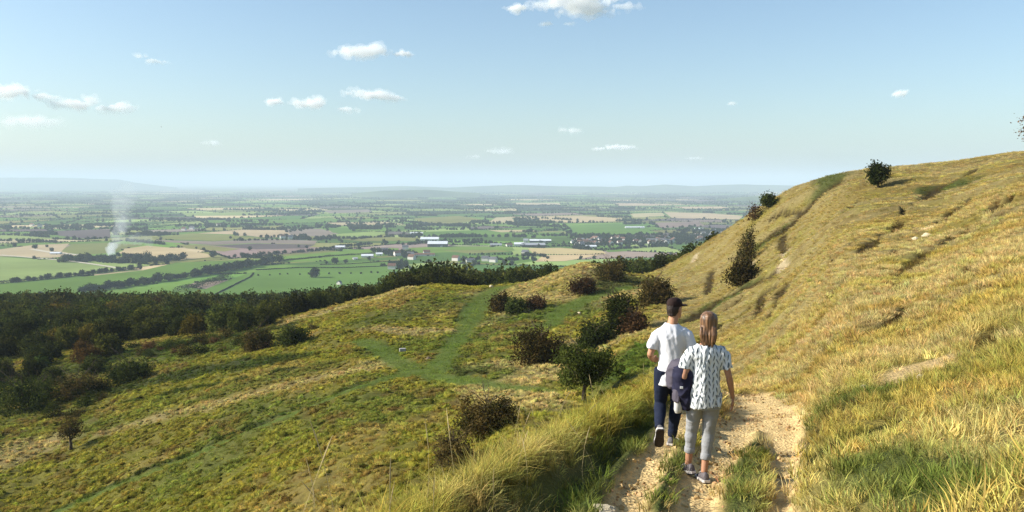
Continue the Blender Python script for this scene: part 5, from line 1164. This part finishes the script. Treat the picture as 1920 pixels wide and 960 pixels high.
for a in [(689,483,22,6,'long white roofed barn in the green paddocks',M_WALLP,M_ROOFW,.05),(638,466,18,5,'white shed at the foot of the mauve fields',M_WALLP,M_ROOFW,0),(666,487,8,4,'small pale shed left of the long white barn',M_WALLP,M_ROOFG,.3),
          (821,463,37,10,'long white factory building with a dark window band, in front of a paler one',M_WALLD,M_ROOFW,0,26,8),(806,451,34,6,'wide pale flat roofed shed behind the factory building',M_WALLP,M_ROOFW,.05,60),(781,440,24,4,'thin white shed among hedges in the middle of the plain',M_WALLP,M_ROOFW,0),
          (795,480,40,5,'low brown farm building left of the green strip',M_WALLP,M_TILE,.02),(711,479,12,5,'pale farm shed beside the dark trees',M_WALLP,M_ROOFW,.2),(740,520,7,10,'white gabled house by the dark trees near the wood clump',M_WALLP,M_SLATE,1.4,7),
          (1000,463,44,7,'long dark farm shed with a pale roof beside the stubble field',M_WALLD,M_ROOFG,0,30),(1013,454,40,5,'long white roofed shed behind the dark farm shed',M_WALLD,M_ROOFW,0,30),(973,461,18,6,'pale low shed left of the dark farm shed',M_WALLP,M_ROOFW,0,30),(986,455,9,7,'squat pale silo house between the farm sheds',M_WALLP,M_ROOFG,0,12),
          (1108,465,20,5,'white shed with a chimney end near the village',M_WALLP,M_ROOFW,.03),(1190,428,36,3,'thin pale greenhouse shed beyond the village',M_WALLP,M_ROOFW,0),(1310,433,16,5,'white warehouse at the far right of the village',M_WALLP,M_ROOFW,0),(1340,434,14,4,'smaller white warehouse at the edge of the slope',M_WALLP,M_ROOFW,.1),
          (882,492,16,7,'white farmhouse group before the row of round trees',M_WALLP,M_SLATE,.2,9),(636,534,6,7,'white house peeping over the dark wood',M_WALLP,M_SLATE,1.2,7),(930,461,22,4,'row of pale sheds to the right of the factory building',M_WALLP,M_ROOFG,0),(955,462,12,5,'white end house of the row of pale sheds',M_WALLP,M_TILE,.3,10),
          (105,477,18,4,'pale rubble shed on the rough ground by the track',M_WALLP,M_ROOFW,.1),(203,486,8,4,'white hut at the bonfire in the copse',M_WALLP,M_ROOFW,.2,8)]:
    barn(a[0], a[1], a[2], a[3], a[4], a[5], a[6], a[7], a[8] if len(a) > 8 else 14, a[9] if len(a) > 9 else 0)
hw_, hr_ = gable(11, 8, 5.2, 3.4, .4); HWm = hw_.mesh('wall'); HWm.materials.append(M_WALLP); HRm = hr_.mesh('roof'); HRm.materials.append(M_TILE); HRs = HRm.copy(); HRs.materials.clear(); HRs.materials.append(M_SLATE)
hv = random.Random(8)
for i in range(95):
    px = hv.choice([hv.uniform(1072, 1130), hv.uniform(1090, 1250), hv.uniform(1180, 1330), hv.uniform(1300, 1400)]); py = np.interp(px, [1072, 1130, 1250, 1330, 1400], [460, 456, 455, 447, 436])+hv.uniform(-8, 3)
    x, y, z = plain_at(px, py); e = tag(empty('village_house', (x, y, PZ+.1), hv.uniform(-.6, .6)+hv.choice([0, 1.57])), 'small pale house with a brown or slate roof among the village trees', 'house', 'houses of the village below the slope'); q = hv.uniform(.9, 1.35); e.scale = (q, q, q)
    obj('wall', HWm, None, e); obj('roof', hv.choice([HRm, HRm, HRs]), None, e)
for i, (px, py) in enumerate([(735,505),(745,480),(722,474),(770,482),(800,478),(760,468),(772,487),(910,490),(925,492),(855,489),(60,424),(75,426),(360,430),(345,432),(410,424),(530,447),(545,448),(985,478)]):
    x, y, z = plain_at(px, py); e = tag(empty('farm_house', (x, y, PZ+.1), hv.uniform(-.6, .6)), 'small pale house scattered among the hedges of the plain', 'house', 'scattered farmhouses of the plain'); e.scale = (1.3, 1.3, 1.3)
    obj('wall', HWm, None, e); obj('roof', hv.choice([HRm, HRs]), None, e)
# village trees
v = []
for i in range(900):
    px = gr.uniform(1075, 1400); py = np.interp(px, [1075, 1130, 1250, 1330, 1400], [459, 455, 452, 445, 434])+gr.normal(0, 4.5); x, y, z = plain_at(px, py); v.append((x, y, gr.uniform(.5, 1.15)))
v = np.array(v)
scatter_object('village_trees', 'dark trees crowding between the houses of the village', 'trees', np.stack([v[:, 0], v[:, 1], np.full(len(v), PZ)], 1), v[:, 2:3]*np.ones(3), np.stack([v[:, 0]*0, v[:, 0]*0, gr.uniform(0, 6, len(v))], 1), gr.integers(0, 5, len(v)), gr.uniform(.7, 1.25, (len(v), 1))*np.ones(3), PB)

# ------------------------------------------------------------------ far hills
def far_hill(pts, D, th, z0=PZ-1, seed=0):
    n = 160; px = np.linspace(pts[0][0], pts[-1][0], n); py = np.interp(px, [p[0] for p in pts], [p[1] for p in pts])
    top = np.array([ray(a, b)[1]*D for a, b in zip(px, py)]); X = np.array([ray(a, 343)[0]*D for a in px]); top += (fbm(X/900, X*0, seed, 4)-.5)*np.maximum(top-z0, 0)*.22
    rows = [(-th, 0), (-th*.6, .25), (-th*.25, .75), (0, 1), (th*.5, .6), (th, 0)]
    V = []; F = []
    for dy, k in rows:
        wob = th*.25*(fbm(X/1500, X*0+dy/500, seed+1, 3)-.5); V += [(a*(D+dy)/D, D+dy+w, z0+(t-z0)*k) for a, t, w in zip(X, top, wob)]
    for r in range(len(rows)-1):
        for i in range(n-1): a = r*n+i; F.append((a, a+1, a+n+1, a+n))
    m = mesh_np('hills', np.array(V), np.array(F), None, True); return tag(obj('hills', m, mat('hill_far', base_mat)), kind='structure')
far_hill([(-600,352),(-350,335),(-100,333),(60,332),(150,333),(205,336),(260,343),(330,351)], 21000, 2500, seed=3)
far_hill([(560,353),(700,350),(760,349),(840,352),(960,347),(1060,349),(1150,351),(1175,348),(1200,349),(1245,346),(1300,349),(1345,347),(1400,346),(1480,348),(1600,345),(1750,352)], 16000, 1800, seed=5)
far_hill([(660,362),(720,357),(800,356),(900,362)], 10000, 700, seed=8); far_hill([(1330,376),(1400,369),(1480,366),(1600,372)], 7800, 600, seed=9)

# ------------------------------------------------------------------ clouds: small fair-weather puffs, each a body of droplets
def cloud_mat(den):
    def f(nt, out):
        v = nt.nodes.new('ShaderNodeVolumePrincipled'); v.inputs['Color'].default_value = (1, 1, 1, 1); v.inputs['Density'].default_value = den; v.inputs['Anisotropy'].default_value = .0
        nt.links.new(v.outputs[0], out.inputs['Volume'])
    return mat('cloud_%d' % int(den*1e5), f)
def cloud(name, puffs, D, den, label, seed, cat='cloud', group=None):
    """puffs in the sky: (px, py, half width px, half height px)"""
    r = random.Random(seed); m = MB(); k = D/FPX
    cx = sum(p[0] for p in puffs)/len(puffs); cyy = sum(p[1] for p in puffs)/len(puffs); a, s = ray(cx, cyy); o = Vector((a*D, D, s*D))
    def ball(c, rx, ry, rz, n=12):
        m.loft([[(c[0]+rx*math.sin(t)*math.cos(u), c[1]+ry*math.sin(t)*math.sin(u), c[2]+rz*math.cos(t)) for u in np.linspace(0, 6.283, n+1)[:-1]] for t in np.linspace(.08, 3.06, 8)])
    for px, py, hw, hh in puffs:
        for i in range(max(3, int(hw/hh*5))):
            q = max(-1, min(1, r.gauss(0, .5))); e = math.sqrt(max(.04, 1-q*q)); b = hh*e*r.uniform(.35, .8); lift = r.uniform(-.25, .55)*hh*e
            ball(((px+q*hw-cx)*k, r.uniform(-.5, .5)*hw*k, (cyy-py+lift)*k), b*k*r.uniform(1.2, 2.2), b*k*1.6, b*k*r.uniform(.7, 1.0))
    def fold(co): return hhm*k*.35*(2*fbm(co[:, 0]/(hhm*k)*1.1+seed, co[:, 2]/(hhm*k)*1.3+co[:, 1]/(hhm*k)*.7, seed, 4)-1)*1.5
    hhm = sum(p[3] for p in puffs)/len(puffs)
    c = fuse(name, m, hhm*k*.16, 2, fold, cloud_mat(den), None); c.location = o
    v = MB(); sk = m.v; m2 = MB(); m2.f = list(m.f); m2.v = [(p[0]*1.12+hhm*k*.25*math.sin(j), p[1], p[2]*1.15) for j, p in enumerate(sk)]
    m2.v = [(p[0]*1.18, p[1]*1.1, p[2]*1.45-hhm*k*.12) for p in sk]
    q = fuse('veil', m2, hhm*k*.2, 5, lambda co: 1.7*fold(co)+hhm*k*.12, cloud_mat(den*.35), c)
    return tag(c, label, cat, group)
CL = [([(1080,4,84,14),(1095,17,62,12),(1040,10,50,9),(1170,12,24,5)], 9000, 'biggest white cloud, cut by the top edge of the picture'), ([(974,16,26,5.5)], 9000, 'small flat cloud left of the biggest cloud at the top'), ([(1025,45,14,5),(1066,45,14,3)], 9000, 'pair of thin wisps just under the biggest cloud'),
      ([(664,98,44,9),(695,98,34,12),(708,94,20,10)], 9000, 'bright long cloud in the upper middle of the sky'), ([(757,102,19,5)], 9000, 'little cloud at the right tail of the bright long cloud'),
      ([(668,174,20,8),(700,180,45,8),(735,184,18,5)], 9500, 'bright two lobed cloud right of the middle row'), ([(515,191,17,6)], 9500, 'small round cloud at the left of the middle row'), ([(588,196,38,8),(600,192,18,7),(645,204,22,4)], 9500, 'flat based cloud in the middle row'),
      ([(20,174,60,11),(70,182,36,6)], 9500, 'upper cloud at the left edge'), ([(140,198,46,10),(170,190,20,6),(215,202,34,9)], 9500, 'long cloud right of the upper left edge cloud'), ([(50,229,85,11)], 10500, 'lower pale cloud bank at the left edge'),
      ([(265,106,12,4),(290,115,22,4)], 9500, 'faint wisp in the upper left sky'), ([(396,268,16,5)], 11000, 'faint little cloud low in the left sky'), ([(1070,245,24,6)], 11000, 'small faint cloud low in the middle sky'), ([(1686,177,16,6)], 9500, 'single small cloud in the right sky above the slope'),
      ([(1160,277,34,4),(1125,279,12,3)], 12000, 'thin flat cloud low above the hazy horizon, right of middle'), ([(1300,297,16,4)], 12000, 'tiny cloud low over the horizon near the slope'), ([(935,285,30,5),(890,293,14,4)], 12000, 'faint flat cloud low over the middle horizon'), ([(1372,195,10,4)], 10000, 'very faint scrap of cloud in the open right sky')]
FAINT = {11, 12, 13, 17, 18, 16, 10, 2}
for i, (p, D, lb) in enumerate(CL):
    hh = max(q[3] for q in p); cloud('cloud', p, D, (.4 if i in FAINT else 1.2)/(hh*2.4*D/FPX), lb, 40+i)

# ------------------------------------------------------------------ smoke of the bonfire and one bird
sm = MB(); x, y, z = plain_at(207, 486); k = y/FPX
def smoke(name, pts, den, seed):
    m = MB(); m.tube([((p[0]-207)*k, (i%2)*8, (486-p[1])*k) for i, p in enumerate(pts)], [p[2]*k for p in pts], 16)
    def f(nt, out):
        v = nt.nodes.new('ShaderNodeVolumePrincipled'); v.inputs['Color'].default_value = (.86, .90, .95, 1); v.inputs['Density'].default_value = den; nt.links.new(v.outputs[0], out.inputs['Volume'])
    return fuse(name, m, 5*k*.45, 3, lambda co: 5.0*k*(2*fbm(co[:, 0]/(9*k)+seed, co[:, 2]/(12*k)+co[:, 1]/(9*k), seed, 3)-1)*1.6, mat('smoke_%d' % seed, f), None)
s1 = smoke('smoke', [(203,484,3),(206,476,6),(209,467,9),(212,458,8)], .045, 3)
s2 = smoke('plume', [(210,466,5),(216,452,9),(219,440,11),(228,424,14),(226,410,13)], .011, 4)
s4 = smoke('plume', [(224,432,10),(232,412,16),(228,392,17),(238,372,20)], .006, 6); s5 = smoke('plume', [(230,400,14),(240,370,22),(232,350,24)], .0024, 7)
s3 = smoke('drift', [(220,452,6),(238,450,11),(258,449,13),(285,452,8)], .010, 5)
for s in (s2, s3, s4, s5): s.parent = s1
s1.location = (x, y, PZ); tag(s1, 'thin pale plume of smoke rising from the copse on the plain', 'smoke', kind='thing')
az_, s_ = ray(303, 238); D = 160; bd = tag(empty('bird', (az_*D, D, s_*D), .6), 'tiny dark bird gliding in the pale left sky', 'bird')
M_BIRD = plain_mat('bird_plumage', (.03, .03, .03), .9); b = MB(); b.tube([(0, -.16, 0), (0, -.08, .01), (0, .04, .01), (0, .14, .0), (0, .26, -.01)], [.012, .04, .05, .032, .018], 8)
b.add([(-.05, .05, .02), (-.25, .09, .07), (-.48, .0, .05), (-.26, -.05, .06), (-.05, -.08, .02), (-.05, .0, .03)], [(0, 1, 3, 4), (1, 2, 3)]); b.add([(.05, .05, .02), (.25, .09, .07), (.48, .0, .05), (.26, -.05, .06), (.05, -.08, .02)], [(4, 3, 1, 0), (3, 2, 1)])
b.build('body', M_BIRD, bd)
